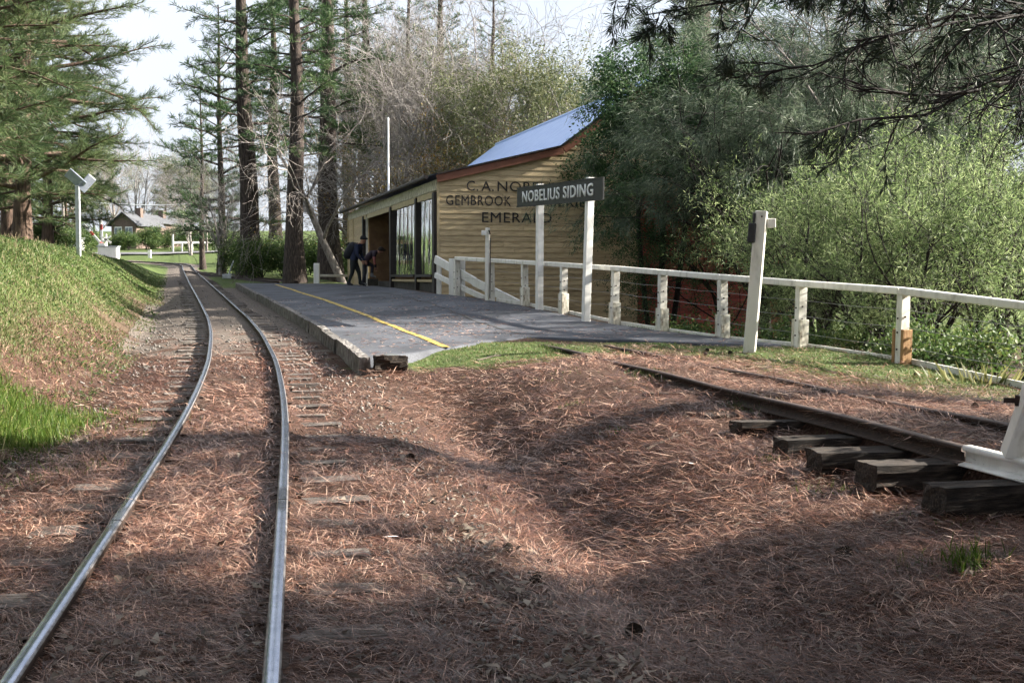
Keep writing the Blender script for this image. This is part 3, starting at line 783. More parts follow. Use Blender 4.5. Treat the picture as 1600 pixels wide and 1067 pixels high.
sL = at(809, 309, 26.0); sR = at(943, 294.5, 21.9)
dv = Vector((sR.x - sL.x, sR.y - sL.y, 0)); SLEN = dv.length; dv.normalize()
sg = empty('station_nameboard', at(910, 495, 22.6), 'black station nameboard with white capital letters on two tall white posts', 'sign')
GL = Vector(sg.location)
cz = (sL.z + sR.z) / 2
up = Vector((0, 0, 1)); nrm = dv.cross(up)
tilt = (sR.z - sL.z) / SLEN
mid = Vector(((sL.x + sR.x) / 2, (sL.y + sR.y) / 2, cz))
dx3 = Vector((dv.x, dv.y, tilt)).normalized(); up3 = nrm.cross(dx3).normalized()
Ms = Matrix(((dx3.x, up3.x, nrm.x), (dx3.y, up3.y, nrm.y), (dx3.z, up3.z, nrm.z)))
mb = MB(); mb.box((0, 0, 0), (SLEN, 0.41, 0.035))
bd = mb.build('board', M['sign'], sg, bevel=0.004); bd.location = mid - GL; bd.rotation_euler = Ms.to_euler()
mb = MB()
for sy in (-1, 1): mb.box((0, sy * 0.195, 0.022), (SLEN, 0.022, 0.012))
mb.build('beading', M['black'], bd)
TW = SLEN * 0.83
for wd, f0, f1 in (('NOBELIUS', 0.0, 0.56), ('SIDING', 0.61, 1.0)):
    tx = text_mesh(wd, TW * (f1 - f0), 0.235, 0.012, M['letter'], 'lettering', bd, 0.016); tx.location = (TW * ((f0 + f1) / 2 - 0.5) - 0.03, 0, 0.018)
for px, py, Y in ((838, 483, 25.0), (910, 495, 22.6)):
    a = at(px, py, Y); 
    q = (Vector((a.x, a.y, 0)) - Vector((mid.x, mid.y, 0))).dot(dv)
    c = mid + dx3 * q - nrm * 0.085
    lean = 0.03
    mb = MB(); mb.bar(Vector((a.x - nrm.x * .085 - .02, a.y - nrm.y * .085, gz(a.x, a.y) - 0.1)) - GL, Vector((c.x, c.y, c.z + 0.235)) - GL, 0.13, 0.13, up=tuple(nrm))
    mb.build('post', M['white'], sg, bevel=0.006)
    # foot of the post stays slightly lower than the rail of the fence behind

# slim post with bracket in front of the fence
bp = empty('bracket_post', at(760, 468, 27.6), 'slim white post with a small bracket box in front of the slanting boards', 'post')
BL = Vector(bp.location)
mb = MB(); a = at(761, 468, 27.6); a.z -= 0.2; mb.bar(a - BL, at(762, 356, 27.6) - BL, 0.085, 0.085, up=(0.3, 1, 0)); mb.build('post', M['cream_white'], bp, bevel=0.005)
mb = MB(); c = at(756, 364, 27.5); mb.box(c - BL, (0.11, 0.12, 0.11)); mb.build('bracket_box', M['white'], bp, bevel=0.008)
mb = MB(); mb.bar(at(764, 360, 27.55) - BL, at(766, 366, 27.55) - BL, 0.03, 0.03); mb.bar(at(766.5, 372, 27.56) - BL, at(765.5, 466, 27.56) - BL, 0.02, 0.02); mb.build('conduit', M['frame_dark'], bp)

lp = empty('leaning_post', at(1172, 555, 16.2), 'thick white post leaning right with a black box near its top', 'post')
LL = Vector(lp.location)
b0 = at(1170, 553, 16.2); b0.z = gz(b0.x, b0.y) - 0.1; b1 = at(1190, 330, 16.2)
mb = MB(); mb.bar(b0 - LL, b1 - LL, 0.155, 0.13, up=(0.35, 1, 0))
pp = mb.build('post', M['cream_white'], lp, bevel=0.008)
ax = (b1 - b0).normalized()
mb = MB(); c = b1 + Vector((-0.105, -0.02, 0)); mb.bar(c - ax * 0.42 - LL, c - ax * 0.16 - LL, 0.10, 0.12, up=(0.35, 1, 0)); mb.bar(c + Vector((0.015, 0, 0)) - ax * 0.16 - LL, c + Vector((0.015, 0, 0)) - ax * 0.02 - LL, 0.035, 0.10, up=(0.35, 1, 0))
mb.build('black_box', M['black'], lp, bevel=0.012)
mb = MB(); mb.box(b1 + Vector((0.125, 0.0, -0.16)) - LL, (0.11, 0.11, 0.12)); mb.build('side_block', M['cream_white'], lp, bevel=0.006)
mb = MB(); mb.box(b1 + Vector((-0.01, -0.068, -0.075)) - LL, (0.022, 0.012, 0.022)); mb.build('bolt_head', M['rust'], lp)
# ------------------------------------------------------------------ packing shed
SHZ = -0.39 + EYE
shed = empty('packing_shed', (-2.03, 33.0, SHZ), 'cream weatherboard packing shed with sky-tinted iron roof and painted black lettering', 'shed', rz=math.radians(15.0))
FRONT_L = 18.5
KX, RX, EX = 3.55, 6.0, 11.05
def rake(x):
    if x <= KX: return 3.12 + 0.24 * x
    if x <= RX: return 3.12 + 0.24 * KX + 0.74 * (x - KX)
    return 3.12 + 0.24 * KX + 0.74 * (RX - KX) - 0.74 * (x - RX)
def rake_l(z):
    if z <= 3.12: return 0.0
    x = (z - 3.12) / 0.24
    return x if x <= KX else KX + (z - rake(KX)) / 0.74
def rake_r(z): return min(EX, RX + (rake(RX) - z) / 0.74)
# backing of the gable
mb = MB()
zs_ = [-1.3, 3.12]
mb.face([(0.02, 0.03, -1.3), (5.77, 0.03, -1.3), (5.77, 0.03, 2.66), (EX - .05, 0.03, 2.66), (RX, 0.03, rake(RX) - .1), (KX, 0.03, rake(KX) - .1), (0.02, 0.03, 3.0)])
mb.face([(5.77, 0.03, -1.3), (5.77, 0.6, -1.3), (5.77, 0.6, 2.66), (5.77, 0.03, 2.66)])
mb.face([(5.77, 0.03, 2.66), (5.77, 0.6, 2.66), (EX, 0.6, 2.66), (EX, 0.03, 2.66)])
mb.build('gable_backing', M['board'], shed)
EXPO = 0.15
rb = random.Random(8)
def gable_board(z0, z1, x0, x1, x0t, x1t):
    mb = MB()
    j0, j1 = rb.uniform(-.005, .004), rb.uniform(-.005, .004); w0, w1 = rb.uniform(-.004, .004), rb.uniform(-.004, .004)
    A = [(x0, -0.024 + w0, z0 + j0), (x1, -0.024 + w1, z0 + j1), (x1, 0.028, z0 + j1), (x0, 0.028, z0 + j0)]
    B = [(x0t, -0.004, z1 + 0.012), (x1t, -0.004, z1 + 0.012), (x1t, 0.028, z1 + 0.012), (x0t, 0.028, z1 + 0.012)]
    mb.hexa(A + B); return mb.build('weatherboard', M['board'], shed)
z = -1.2
while z < rake(RX) - 0.3:
    z1 = z + EXPO
    xl0, xl1 = max(0.075, rake_l(z + .12)), max(0.075, rake_l(z1 + .13))
    if z < 2.6:
        m_ = rb.uniform(1.6, 4.4)
        gable_board(z, z1, xl0, m_, xl1, m_); gable_board(z, z1, m_ + 0.005, 5.70, m_ + 0.005, 5.70)
    else:
        xr0, xr1 = rake_r(z + .12), rake_r(z1 + .13)
        if xr1 - xl1 > 0.1:
            # two lengths butted end to end
            m_ = xl0 + (xr0 - xl0) * rb.uniform(0.5, 0.62)
            gable_board(z, z1, xl0, m_, xl1, m_); gable_board(z, z1, m_ + 0.004, xr0, m_ + 0.004, xr1)
    z = z1
for x in (0.035, 5.735):
    mb = MB(); mb.box((x, -0.012, (3.0 - 1.3) / 2 if x < 1 else 0.68), (0.07, 0.05, 4.3 if x < 1 else 3.9)); mb.build('corner_stop', M['cream_trim'], shed)
# brick wall and upper cream boards behind the trees
mb = MB(); mb.box(((5.77 + EX) / 2, 0.62, 0.55), (EX - 5.77, 0.25, 4.2)); mb.build('brick_wall', M['brick'], shed)
mb = MB(); mb.box((EX - 0.1, 9.4, 0.6), (0.2, 17.3, 4.2)); mb.build('side_wall', M['board'], shed)
mb = MB(); mb.face([(0.1, FRONT_L - .1, -1.2), (EX - .05, FRONT_L - .1, -1.2), (EX - .05, FRONT_L - .1, 2.6), (RX, FRONT_L - .1, rake(RX) - .15), (KX, FRONT_L - .1, rake(KX) - .15), (0.1, FRONT_L - .1, 2.95)]); mb.build('back_wall', M['board'], shed)
# fascias on the near rake
def fascia(xa, xb, dz=0.0):
    a = Vector((xa, -0.10, rake(xa) - 0.10)); b = Vector((xb, -0.10, rake(xb) - 0.10))
    mb = MB(); mb.bar(a, b, 0.035, 0.20); mb.build('rake_fascia', M['trim'], shed)
    mb = MB(); mb.bar(a + Vector((0, -0.02, 0.13)), b + Vector((0, -0.02, 0.13)), 0.10, 0.035); mb.build('barge_cap', M['frame_dark'], shed)
fascia(-0.02, KX - 0.01); fascia(KX + 0.01, RX - 0.01); fascia(RX + 0.01, EX + 0.3)
# corrugated roof sheets
def roof(name, x0, z0, x1, z1, y0, y1, mat, lift=0.03):
    n = int((y1 - y0) / 0.05)
    ys = np.linspace(y0, y1, n + 1)
    d = np.array([x1 - x0, 0, z1 - z0]); nn = np.array([-d[2], 0, d[0]]); nn /= np.linalg.norm(nn)
    if nn[2] < 0: nn = -nn
    wav = 0.016 * np.sin(ys * 2 * math.pi / 0.19) + lift
    V = []
    for (x, z) in ((x0, z0), (x1, z1)):
        V.append(np.stack([np.full(n + 1, x), ys, np.full(n + 1, z)], -1) + wav[:, None] * nn)
    V = np.concatenate(V); i = np.arange(n)
    F = np.stack([i, i + 1, i + n + 2, i + n + 1], -1)
    return np_mesh(name, V, F, [mat], shed, smooth=True)
roof('lean_to_roof', -0.28, 3.12 - 0.07, KX + 0.05, rake(KX) + 0.012, -0.14, FRONT_L + 0.1, M['roof_iron'])
roof('main_roof', KX - 0.05, rake(KX) - 0.03, RX, rake(RX), -0.14, FRONT_L - 1.5, M['roof_iron'], 0.06)
roof('main_roof', EX + 0.35, rake(EX + .35), RX, rake(RX), -0.14, FRONT_L - 1.5, M['roof_iron'], 0.06)
mb = MB(); mb.tube([(RX, -0.16, rake(RX) + 0.06), (RX, FRONT_L - 1.5, rake(RX) + 0.06)], [0.09, 0.09], 8); mb.build('ridge_cap', M['roof_iron'], shed)
# front (platform side)
mb = MB(); mb.tube([(-0.31, -0.14, 3.05), (-0.31, FRONT_L + .1, 3.05)], [0.055, 0.055], 8); mb.build('gutter', M['frame_dark'], shed)
mb = MB(); mb.box((0.03, FRONT_L / 2, 2.86), (0.10, FRONT_L - 0.02, 0.28)); mb.build('eave_beam', M['stained'], shed, wear=0.0)
for a, b in ((0.35, 2.70), (2.98, 7.25), (7.55, 12.9), (13.15, 13.7)):
    mb = MB(); mb.box((0.0, (a + b) / 2, 2.62), (0.07, b - a, 0.16)); mb.build('transom', M['cream_trim'], shed)
for s, w in ((0.17, 0.30), (2.84, 0.22), (7.40, 0.26), (13.8, 0.24)):
    mb = MB(); mb.box((0.0, s, 1.3), (0.16, w, 2.72)); mb.build('frame_post', M['frame_dark'], shed, bevel=0.006)
mb = MB(); mb.box((-0.02, 13.02, 1.3), (0.07, 0.07, 2.6)); mb.build('downpipe', M['cream_white'], shed)
mb = MB(); mb.box((-0.02, 7.60, 1.3), (0.08, 0.09, 2.55)); mb.build('door_stop', M['cream_trim'], shed)
for a, b in ((0.34, 2.72), (2.97, 7.26)):
    n = 40; m_ = 14
    ss = np.linspace(a, b, n); zz = np.linspace(0.45, 2.54, m_)
    S_, Z_ = np.meshgrid(ss, zz)
    Xp = 0.03 + 0.010 * (vnoise(S_ * 3.0, Z_ * 0.7, 61) - 0.5) + 0.006 * np.sin(S_ * 9 + Z_)
    V = np.stack([Xp, S_, Z_], -1).reshape(-1, 3)
    ii = np.arange(n * m_).reshape(m_, n)
    F = np.stack([ii[:-1, :-1], ii[:-1, 1:], ii[1:, 1:], ii[1:, :-1]], -1).reshape(-1, 4)
    np_mesh('plastic_sheet', V, F, [M['plastic']], shed, smooth=True)
    mb = MB(); mb.box((-0.03, (a + b) / 2, 0.41), (0.16, b - a, 0.075)); mb.build('sill', M['frame_dark'], shed)
mb = MB(); mb.box((-0.01, 3.7, 0.27), (0.07, 7.0, 0.07)); mb.build('bottom_strip', M['cream_trim'], shed)
mb = MB(); mb.box((0.06, 7.0, 0.06), (0.06, 13.6, 0.34)); mb.build('plinth', M['plinth'], shed)
# boards at the far end of the front
z = 0.06
mb = MB(); mb.box((0.05, 16.15, 1.4), (0.05, 4.6, 2.8)); mb.build('wall_backing', M['board'], shed)
while z < 2.68:
    z1 = z + EXPO
    mb = MB()
    A = [(-0.012, 13.93, z), (0.03, 13.93, z), (0.03, 18.40, z), (-0.012, 18.40, z)]
    B = [(0.010, 13.93, z1 + .01), (0.03, 13.93, z1 + .01), (0.03, 18.40, z1 + .01), (0.010, 18.40, z1 + .01)]
    mb.hexa(A + B); mb.build('weatherboard', M['board'], shed)
    z = z1
mb = MB(); mb.box((0.0, 18.45, 1.42), (0.09, 0.09, 2.85)); mb.build('corner_stop', M['cream_trim'], shed)
mb = MB(); mb.box((-0.02, 16.9, 1.4), (0.03, 0.06, 2.6)); mb.build('cover_strip', M['cream_trim'], shed)
mb = MB(); mb.box((-0.08, 17.9, 1.62), (0.10, 0.12, 0.34)); mb.box((-0.15, 17.9, 1.70), (0.10, 0.08, 0.10)); mb.build('wall_lamp', M['black'], shed, bevel=0.01)
# inside of the open bay
mb = MB(); mb.box((1.75, 6.9, -0.02), (3.3, 13.6, 0.06)); mb.build('inner_floor', M['plinth'], shed)
mb = MB(); mb.box((3.4, 6.9, 1.5), (0.08, 13.6, 3.0)); mb.build('inner_wall', M['interior'], shed)
mb = MB(); mb.box((1.75, 0.16, 1.5), (3.2, 0.05, 2.9)); mb.build('inner_end_wall', M['interior'], shed)
z = 0.05
while z < 2.9:
    mb = MB(); mb.hexa([(0.16, 13.66, z), (3.36, 13.66, z), (3.36, 13.72, z), (0.16, 13.72, z), (0.16, 13.68, z + .16), (3.36, 13.68, z + .16), (3.36, 13.72, z + .16), (0.16, 13.72, z + .16)])
    mb.build('partition_board', M['interior'], shed); z += 0.155
# painted lettering (letters of a sign-writer on the gable); x positions measured along the wall
def wall_text(body, xa, xb, zc, h):
    o = text_mesh(body, xb - xa, h, 0.006, M['black'], 'painted_lettering', shed, 0.0)
    o.location = ((xa + xb) / 2, -0.036, zc); o.rotation_euler = (math.pi / 2, 0, 0)
def wx(px): 
    k = (px - 800) / FPX; c, s = math.cos(math.radians(15)), math.sin(math.radians(15))
    return (k * 33.0 + 2.03) / (c - k * s)
def wz(py, px=780):
    return (432 - py) / FPX * (33.0 + 0.259 * wx(px)) + EYE - SHZ
for wd, p0, p1, py in (('C.', 729, 747, 292.5), ('A.', 752, 771, 292.5), ('NOBELIUS', 777, 889, 292.5), ('GEMBROOK', 697, 798, 315), ('NURSERIES', 809, 925, 315), ('EMERALD', 753, 861, 340.5)):
    wall_text(wd, wx(p0), wx(p1), wz(py), 0.27)

# thin mast behind the shed
fp = empty('flagpole', (xof(608, 49), 49.0, gz(xof(608, 49), 49.0)), 'thin white mast standing behind the shed roof', 'flagpole')
mb = MB(); hgt = at(608, 187, 49.0).z - fp.location.z; mb.tube([(0, 0, -0.1), (0, 0, hgt)], [0.05, 0.035], 8); mb.build('pole', M['white'], fp)
mb = MB(); mb.tube([(0, 0, hgt), (0, 0, hgt + .08)], [0.05, 0.03], 8); mb.build('cap', M['white'], fp)

# short white fence past the platform end
sf = empty('short_fence', at(495, 443, 49.4), 'short white post and rail fence between platform end and shed', 'fence')
SFL = Vector(sf.location)
mb = MB(); mb.bar((0, 0, -0.2), (0, 0, 0.82), 0.22, 0.22, up=(0, 1, 0)); mb.build('post', M['white'], sf, bevel=0.01)
mb = MB(); mb.bar((0.1, 0.1, 0.32), at(545, 431, 51.0) - SFL, 0.10, 0.10); mb.build('rail', M['white'], sf, bevel=0.01)

# ------------------------------------------------------------------ people by the open bay
def cloth_mat(name, bands, spots, skin=(0.42, 0.22, 0.15)):
    """clothing colours by height on the body (metres), skin at the hands and face"""
    m, n, l, p = new_mat(name)
    tc = n.new('ShaderNodeTexCoord'); sx = n.new('ShaderNodeSeparateXYZ'); l.new(tc.outputs['Object'], sx.inputs[0])
    dv_ = n.new('ShaderNodeMath'); dv_.operation = 'DIVIDE'; dv_.inputs[1].default_value = 2.0; l.new(sx.outputs['Z'], dv_.inputs[0])
    r = ramp(n, [(z / 2.0, c) for z, c in bands]); r.color_ramp.interpolation = 'CONSTANT'; l.new(dv_.outputs[0], r.inputs['Fac'])
    cur = r.outputs['Color']
    for c, rad, colr in spots:
        d = n.new('ShaderNodeVectorMath'); d.operation = 'DISTANCE'; d.inputs[1].default_value = c; l.new(tc.outputs['Object'], d.inputs[0])
        lt = n.new('ShaderNodeMath'); lt.operation = 'LESS_THAN'; lt.inputs[1].default_value = rad; l.new(d.outputs['Value'], lt.inputs[0])
        mx = n.new('ShaderNodeMixRGB'); mx.inputs['Color2'].default_value = (*colr, 1); l.new(lt.outputs[0], mx.inputs['Fac']); l.new(cur, mx.inputs['Color1']); cur = mx.outputs['Color']
    l.new(cur, p.inputs['Base Color']); p.inputs['Roughness'].default_value = 0.85
    return m

def body(name, J, E, mat, parent=None, levels=2):
    me = bpy.data.meshes.new(name)
    names = list(J); ix = {k: i for i, k in enumerate(names)}
    me.from_pydata([J[k][0] for k in names], [(ix[a], ix[b]) for a, b in E], [])
    o = bpy.data.objects.new(name, me); COL.objects.link(o)
    me.materials.append(mat)
    sk = o.modifiers.new('skin', 'SKIN'); sk.use_smooth_shade = True
    for i, k in enumerate(names):
        r = J[k][1]
        d = me.skin_vertices[0].data[i]
        d.radius = (r, r) if not isinstance(r, tuple) else r
        d.use_root = (k == 'pelvis')
    sb = o.modifiers.new('sub', 'SUBSURF'); sb.levels = levels; sb.render_levels = levels
    if parent is not None: o.parent = parent
    return o

def hand(J, E, tag_, wrist, d, side):
    """palm and five curled fingers from the wrist along d"""
    w = Vector(wrist); d = Vector(d).normalized(); s = Vector(side).normalized(); c = d.cross(s).normalized()
    J['palm' + tag_] = (tuple(w + d * 0.055), (0.036, 0.020)); E.append(('wrist' + tag_, 'palm' + tag_))
    for k in range(4):
        o_ = (k - 1.5) * 0.021; ln = (0.058, 0.070, 0.066, 0.052)[k]
        a = w + d * 0.085 + s * o_; b = a + d * ln * 0.6; e = b + (d * 0.7 + c * 0.6) * ln * 0.5
        J[f'k{k}{tag_}'] = (tuple(a), 0.010); J[f'm{k}{tag_}'] = (tuple(b), 0.009); J[f'e{k}{tag_}'] = (tuple(e), 0.008)
        E += [('palm' + tag_, f'k{k}{tag_}'), (f'k{k}{tag_}', f'm{k}{tag_}'), (f'm{k}{tag_}', f'e{k}{tag_}')]
    a = w + d * 0.03 + s * 0.045; b = a + (d + s * 0.5).normalized() * 0.045
    J['th' + tag_] = (tuple(a), 0.011); J['tt' + tag_] = (tuple(b), 0.010); E += [('palm' + tag_, 'th' + tag_), ('th' + tag_, 'tt' + tag_)]

def person_one():
    # local x: facing, y: left, z: up; leaning forward, one foot behind
    J = {'pelvis': ((0, 0, 0.90), 0.15), 'belly': ((0.04, 0, 1.06), 0.155), 'chest': ((0.10, 0, 1.24), 0.18), 'collar': ((0.22, 0, 1.38), 0.11), 'neck': ((0.27, 0, 1.44), 0.055),
         'head0': ((0.31, 0, 1.51), 0.075), 'head': ((0.345, 0, 1.57), 0.092), 'crown': ((0.35, 0, 1.64), 0.075), 'nose': ((0.445, 0, 1.545), 0.018), 'chin': ((0.41, 0, 1.495), 0.035)}
    E = [('pelvis', 'belly'), ('belly', 'chest'), ('chest', 'collar'), ('collar', 'neck'), ('neck', 'head0'), ('head0', 'head'), ('head', 'crown'), ('head', 'nose'), ('head0', 'chin')]
    for s, t in ((1, 'L'), (-1, 'R')):
        fx = 0.20 if s > 0 else -0.16
        J['hip' + t] = ((0.0, 0.09 * s, 0.83), 0.115); J['knee' + t] = ((0.06 + fx * 0.5, 0.095 * s, 0.48), 0.078); J['ankle' + t] = ((fx, 0.10 * s, 0.09), 0.045)
        J['heel' + t] = ((fx - 0.04, 0.10 * s, 0.045), 0.042); J['toe' + t] = ((fx + 0.17, 0.11 * s, 0.035), (0.045, 0.032))
        E += [('pelvis', 'hip' + t), ('hip' + t, 'knee' + t), ('knee' + t, 'ankle' + t), ('ankle' + t, 'heel' + t), ('ankle' + t, 'toe' + t)]
        J['sho' + t] = ((0.17, 0.20 * s, 1.34), 0.09); J['elb' + t] = ((0.20, 0.26 * s, 1.06), 0.065); J['wrist' + t] = ((0.34, 0.20 * s, 0.86), 0.034)
        E += [('collar', 'sho' + t), ('sho' + t, 'elb' + t), ('elb' + t, 'wrist' + t)]
        hand(J, E, t, J['wrist' + t][0], (0.5, -0.1 * s, -0.85), (0.8, 0, 0.5))
    return J, E
c15, s15 = math.cos(math.radians(15)), math.sin(math.radians(15))
def shed_pt(x, y, z=0): return Vector((-2.03 + x * c15 - y * s15, 33.0 + x * s15 + y * c15, SHZ + z))
m1 = cloth_mat('navy_jacket_clothes', [(0.0, (0.02, 0.02, 0.025)), (0.10, (0.012, 0.016, 0.018)), (0.88, (0.012, 0.018, 0.05)), (1.43, (0.36, 0.19, 0.13))],
               [((0.385, 0.19, 0.77), 0.105, (0.36, 0.19, 0.13)), ((0.385, -0.19, 0.77), 0.105, (0.36, 0.19, 0.13))])
P1 = shed_pt(-1.02, 9.3); P1.z = float(plat_z(np.array([P1.x - float(ref_x(P1.y))]), np.array([P1.y]))[0]) + 0.005
J, E = person_one()
p1 = body('person', J, E, m1)
p1.location = P1; p1.rotation_euler = (0, 0, math.radians(-8))
tag(p1, 'person in navy jacket and dark trousers leaning forward with a backpack', 'person')
hm = noisy('dark_cap_cloth', (0.006, 0.006, 0.008), (0.014, 0.014, 0.018), 20, 0.9, 0.1)
def cap(par, c, col=hm):
    me = bpy.data.meshes.new('cap'); bm = bmesh.new()
    bmesh.ops.create_uvsphere(bm, u_segments=16, v_segments=10, radius=0.115)
    for v in bm.verts:
        if v.co.z < -0.02: v.co.z = -0.02 + (v.co.z + 0.02) * 0.35
        if v.co.x > 0.07 and v.co.z < 0.03: v.co.x += 0.05
        v.co.y *= 0.85
    bm.to_mesh(me); bm.free(); o = link('cap', me, par, [col]); o.location = c
    for p in me.polygons: p.use_smooth = True
    return o
cap(p1, (0.345, 0, 1.62))
def face_bits(par, c, d=0.085):
    mb = MB()
    for s in (-1, 1): mb.box((c[0] + d, c[1] + 0.032 * s, c[2] + 0.01), (0.012, 0.022, 0.010))
    mb.build('eyes', M['black'], par)
    mb = MB(); mb.box((c[0] + d - 0.005, c[1], c[2] - 0.065), (0.012, 0.045, 0.010)); mb.build('mouth', M['red'], par)
    mb = MB()
    for s in (-1, 1): mb.box((c[0] - 0.005, c[1] + 0.088 * s, c[2] - 0.01), (0.035, 0.02, 0.055))
    mb.build('ears', M['skin'], par, bevel=0.006)
M['skin'] = noisy('skin', (0.36, 0.19, 0.13), (0.42, 0.23, 0.16), 10, 0.6, 0)
face_bits(p1, (0.345, 0, 1.55))
# backpack on the first person's back
me = bpy.data.meshes.new('backpack'); bm = bmesh.new(); bmesh.ops.create_cube(bm, size=1.0)
bmesh.ops.subdivide_edges(bm, edges=bm.edges[:], cuts=4, use_grid_fill=True)
for v in bm.verts:
    q = v.co * 2; r_ = max(1e-6, (abs(q.x) ** 3 + abs(q.y) ** 3 + abs(q.z) ** 3) ** (1 / 3))
    v.co = Vector((q.x / r_ * 0.15, q.y / r_ * 0.19, q.z / r_ * 0.30)) * (1.0 if q.x > 0 else 1.08)
bm.to_mesh(me); bm.free()
for p in me.polygons: p.use_smooth = True
bk = empty('backpack', P1, 'bulky dark backpack on the back of the leaning person', 'backpack'); bk.rotation_euler = p1.rotation_euler
pk = link('bag', me, bk, [noisy('dark_nylon', (0.006, 0.007, 0.012), (0.015, 0.016, 0.024), 12, 0.7, 0.2)]); pk.location = (-0.11, 0, 1.20); pk.rotation_euler = (0, 0.5, 0)
mb = MB()
for s in (-1, 1): mb.tube([(-0.02, 0.12 * s, 1.42), (0.10, 0.13 * s, 1.47), (0.24, 0.14 * s, 1.40), (0.29, 0.13 * s, 1.26), (0.20, 0.15 * s, 1.10), (-0.02, 0.13 * s, 1.03)], [0.018] * 6, 6)
mb.build('strap', M['black'], bk)

def person_two():
    # bent over, one foot up on the sill
    J = {'pelvis': ((0, 0, 0.86), 0.13), 'belly': ((0.12, 0, 0.97), 0.125), 'chest': ((0.27, 0, 1.08), 0.14), 'collar': ((0.38, 0, 1.15), 0.10), 'neck': ((0.45, 0, 1.17), 0.055),
         'head0': ((0.52, 0, 1.18), 0.075), 'head': ((0.58, 0, 1.19), 0.09), 'crown': ((0.62, 0, 1.25), 0.075), 'nose': ((0.655, 0, 1.135), 0.018), 'chin': ((0.59, 0, 1.10), 0.035)}
    E = [('pelvis', 'belly'), ('belly', 'chest'), ('chest', 'collar'), ('collar', 'neck'), ('neck', 'head0'), ('head0', 'head'), ('head', 'crown'), ('head', 'nose'), ('head0', 'chin')]
    K = {'L': ((0.30, 0.10, 0.70), (0.26, 0.10, 0.34)), 'R': ((0.05, -0.09, 0.46), (-0.06, -0.10, 0.09))}
    for s, t in ((1, 'L'), (-1, 'R')):
        kn, an = K[t]
        J['hip' + t] = ((0.02, 0.085 * s, 0.80), 0.092); J['knee' + t] = (kn, 0.062); J['ankle' + t] = (an, 0.045)
        J['heel' + t] = ((an[0] - 0.04, an[1], an[2] - 0.045), 0.042); J['toe' + t] = ((an[0] + 0.17, an[1], an[2] - 0.055), (0.045, 0.032))
        E += [('pelvis', 'hip' + t), ('hip' + t, 'knee' + t), ('knee' + t, 'ankle' + t), ('ankle' + t, 'heel' + t), ('ankle' + t, 'toe' + t)]
        J['sho' + t] = ((0.36, 0.18 * s, 1.13), 0.072); J['elb' + t] = ((0.36, 0.22 * s, 0.86), 0.048); J['wrist' + t] = ((0.40, 0.15 * s, 0.63), 0.032)
        E += [('collar', 'sho' + t), ('sho' + t, 'elb' + t), ('elb' + t, 'wrist' + t)]
        hand(J, E, t, J['wrist' + t][0], (0.1, -0.2 * s, -0.95), (0.9, 0, 0.1))
    return J, E
m2 = cloth_mat('grey_shirt_clothes', [(0.0, (0.20, 0.20, 0.21)), (0.09, (0.03, 0.03, 0.045)), (0.82, (0.05, 0.035, 0.05)), (1.5, (0.36, 0.19, 0.13))],
               [((0.41, 0.13, 0.54), 0.10, (0.38, 0.20, 0.14)), ((0.41, -0.13, 0.54), 0.10, (0.38, 0.20, 0.14)), ((0.59, 0, 1.18), 0.13, (0.38, 0.20, 0.14)), ((0.26, 0.10, 0.28), 0.16, (0.25, 0.25, 0.26)),
                ((0.36, 0.22, 0.86), 0.14, (0.45, 0.16, 0.15)), ((0.36, -0.22, 0.86), 0.14, (0.45, 0.16, 0.15))])
P2 = shed_pt(-0.58, 9.9); P2.z = float(plat_z(np.array([P2.x - float(ref_x(P2.y))]), np.array([P2.y]))[0]) + 0.005
J, E = person_two()
p2 = body('person', J, E, m2); p2.location = P2; p2.rotation_euler = (0, 0, math.radians(5))
tag(p2, 'person in dark clothes bending over with one foot raised at the open bay', 'person')
hr2 = noisy('dark_hair', (0.010, 0.007, 0.006), (0.03, 0.02, 0.015), 30, 0.8, 0.4)
o = cap(p2, (0.60, 0, 1.235), hr2); o.name = 'hair'
# step under the raised foot
mb = MB(); mb.box((0.30, 0.10, 0.12), (0.36, 0.3, 0.235))
stp = mb.build('timber_step', M['plinth'], None, bevel=0.01); stp.location = P2; stp.rotation_euler = p2.rotation_euler
tag(stp, 'low dark timber step at the open bay under a raised foot', 'step')

# ------------------------------------------------------------------ far road, crossing gear, house
ra = [at(30, 393, 150), at(190, 392, 152), at(260, 391.5, 155), at(350, 389, 160), at(480, 386, 170), at(700, 380, 190)]
V = []
for k, p in enumerate(ra):
    for s in (-4.0, 4.0):
        y = p.y + s; V.append((p.x, y, gz(p.x, y) + 0.18))
road = np_mesh('road', np.array(V), np.array([[2 * k, 2 * k + 2, 2 * k + 3, 2 * k + 1] for k in range(len(ra) - 1)]), [M['road']])
tag(road, 'grey asphalt road crossing the far end of the line', 'road', kind='structure')

def vpost(name, px, y_top, y_bot, Y, w, mat, label, cat, extra=None, group=None):
    b = at(px, y_bot, Y); g = gz(b.x, b.y); t = at(px, y_top, Y)
    r = empty(name, (b.x, b.y, min(b.z, g)), label, cat, group)
    mb = MB(); mb.bar((0, 0, -0.2), (0, 0, t.z - r.location.z), w, w, up=(0, 1, 0)); mb.build('post', mat, r, bevel=0.01)
    return r
sp = vpost('solar_pole', 123, 290, 384, 33, 0.11, M['galv'], 'tall grey pole with tilted solar panels above the grassy bank', 'pole')
H = at(123, 290, 33).z - sp.location.z
for a, b, ang in ((Vector((-0.05, 0, H + 0.17)), (0.56, 0.035, 0.30), -0.75), (Vector((0.22, 0.06, H + 0.06)), (0.48, 0.035, 0.27), 0.85)):
    mb = MB(); mb.box((0, 0, 0), b); q = mb.build('solar_panel', M['solar'], sp, bevel=0.01); q.location = a; q.rotation_euler = (0.5, ang * -1.0, 0.2)
mb = MB(); mb.bar((0, 0, H - .06), (0.1, 0, H + .12), 0.03, 0.03); mb.build('bracket', M['galv'], sp)

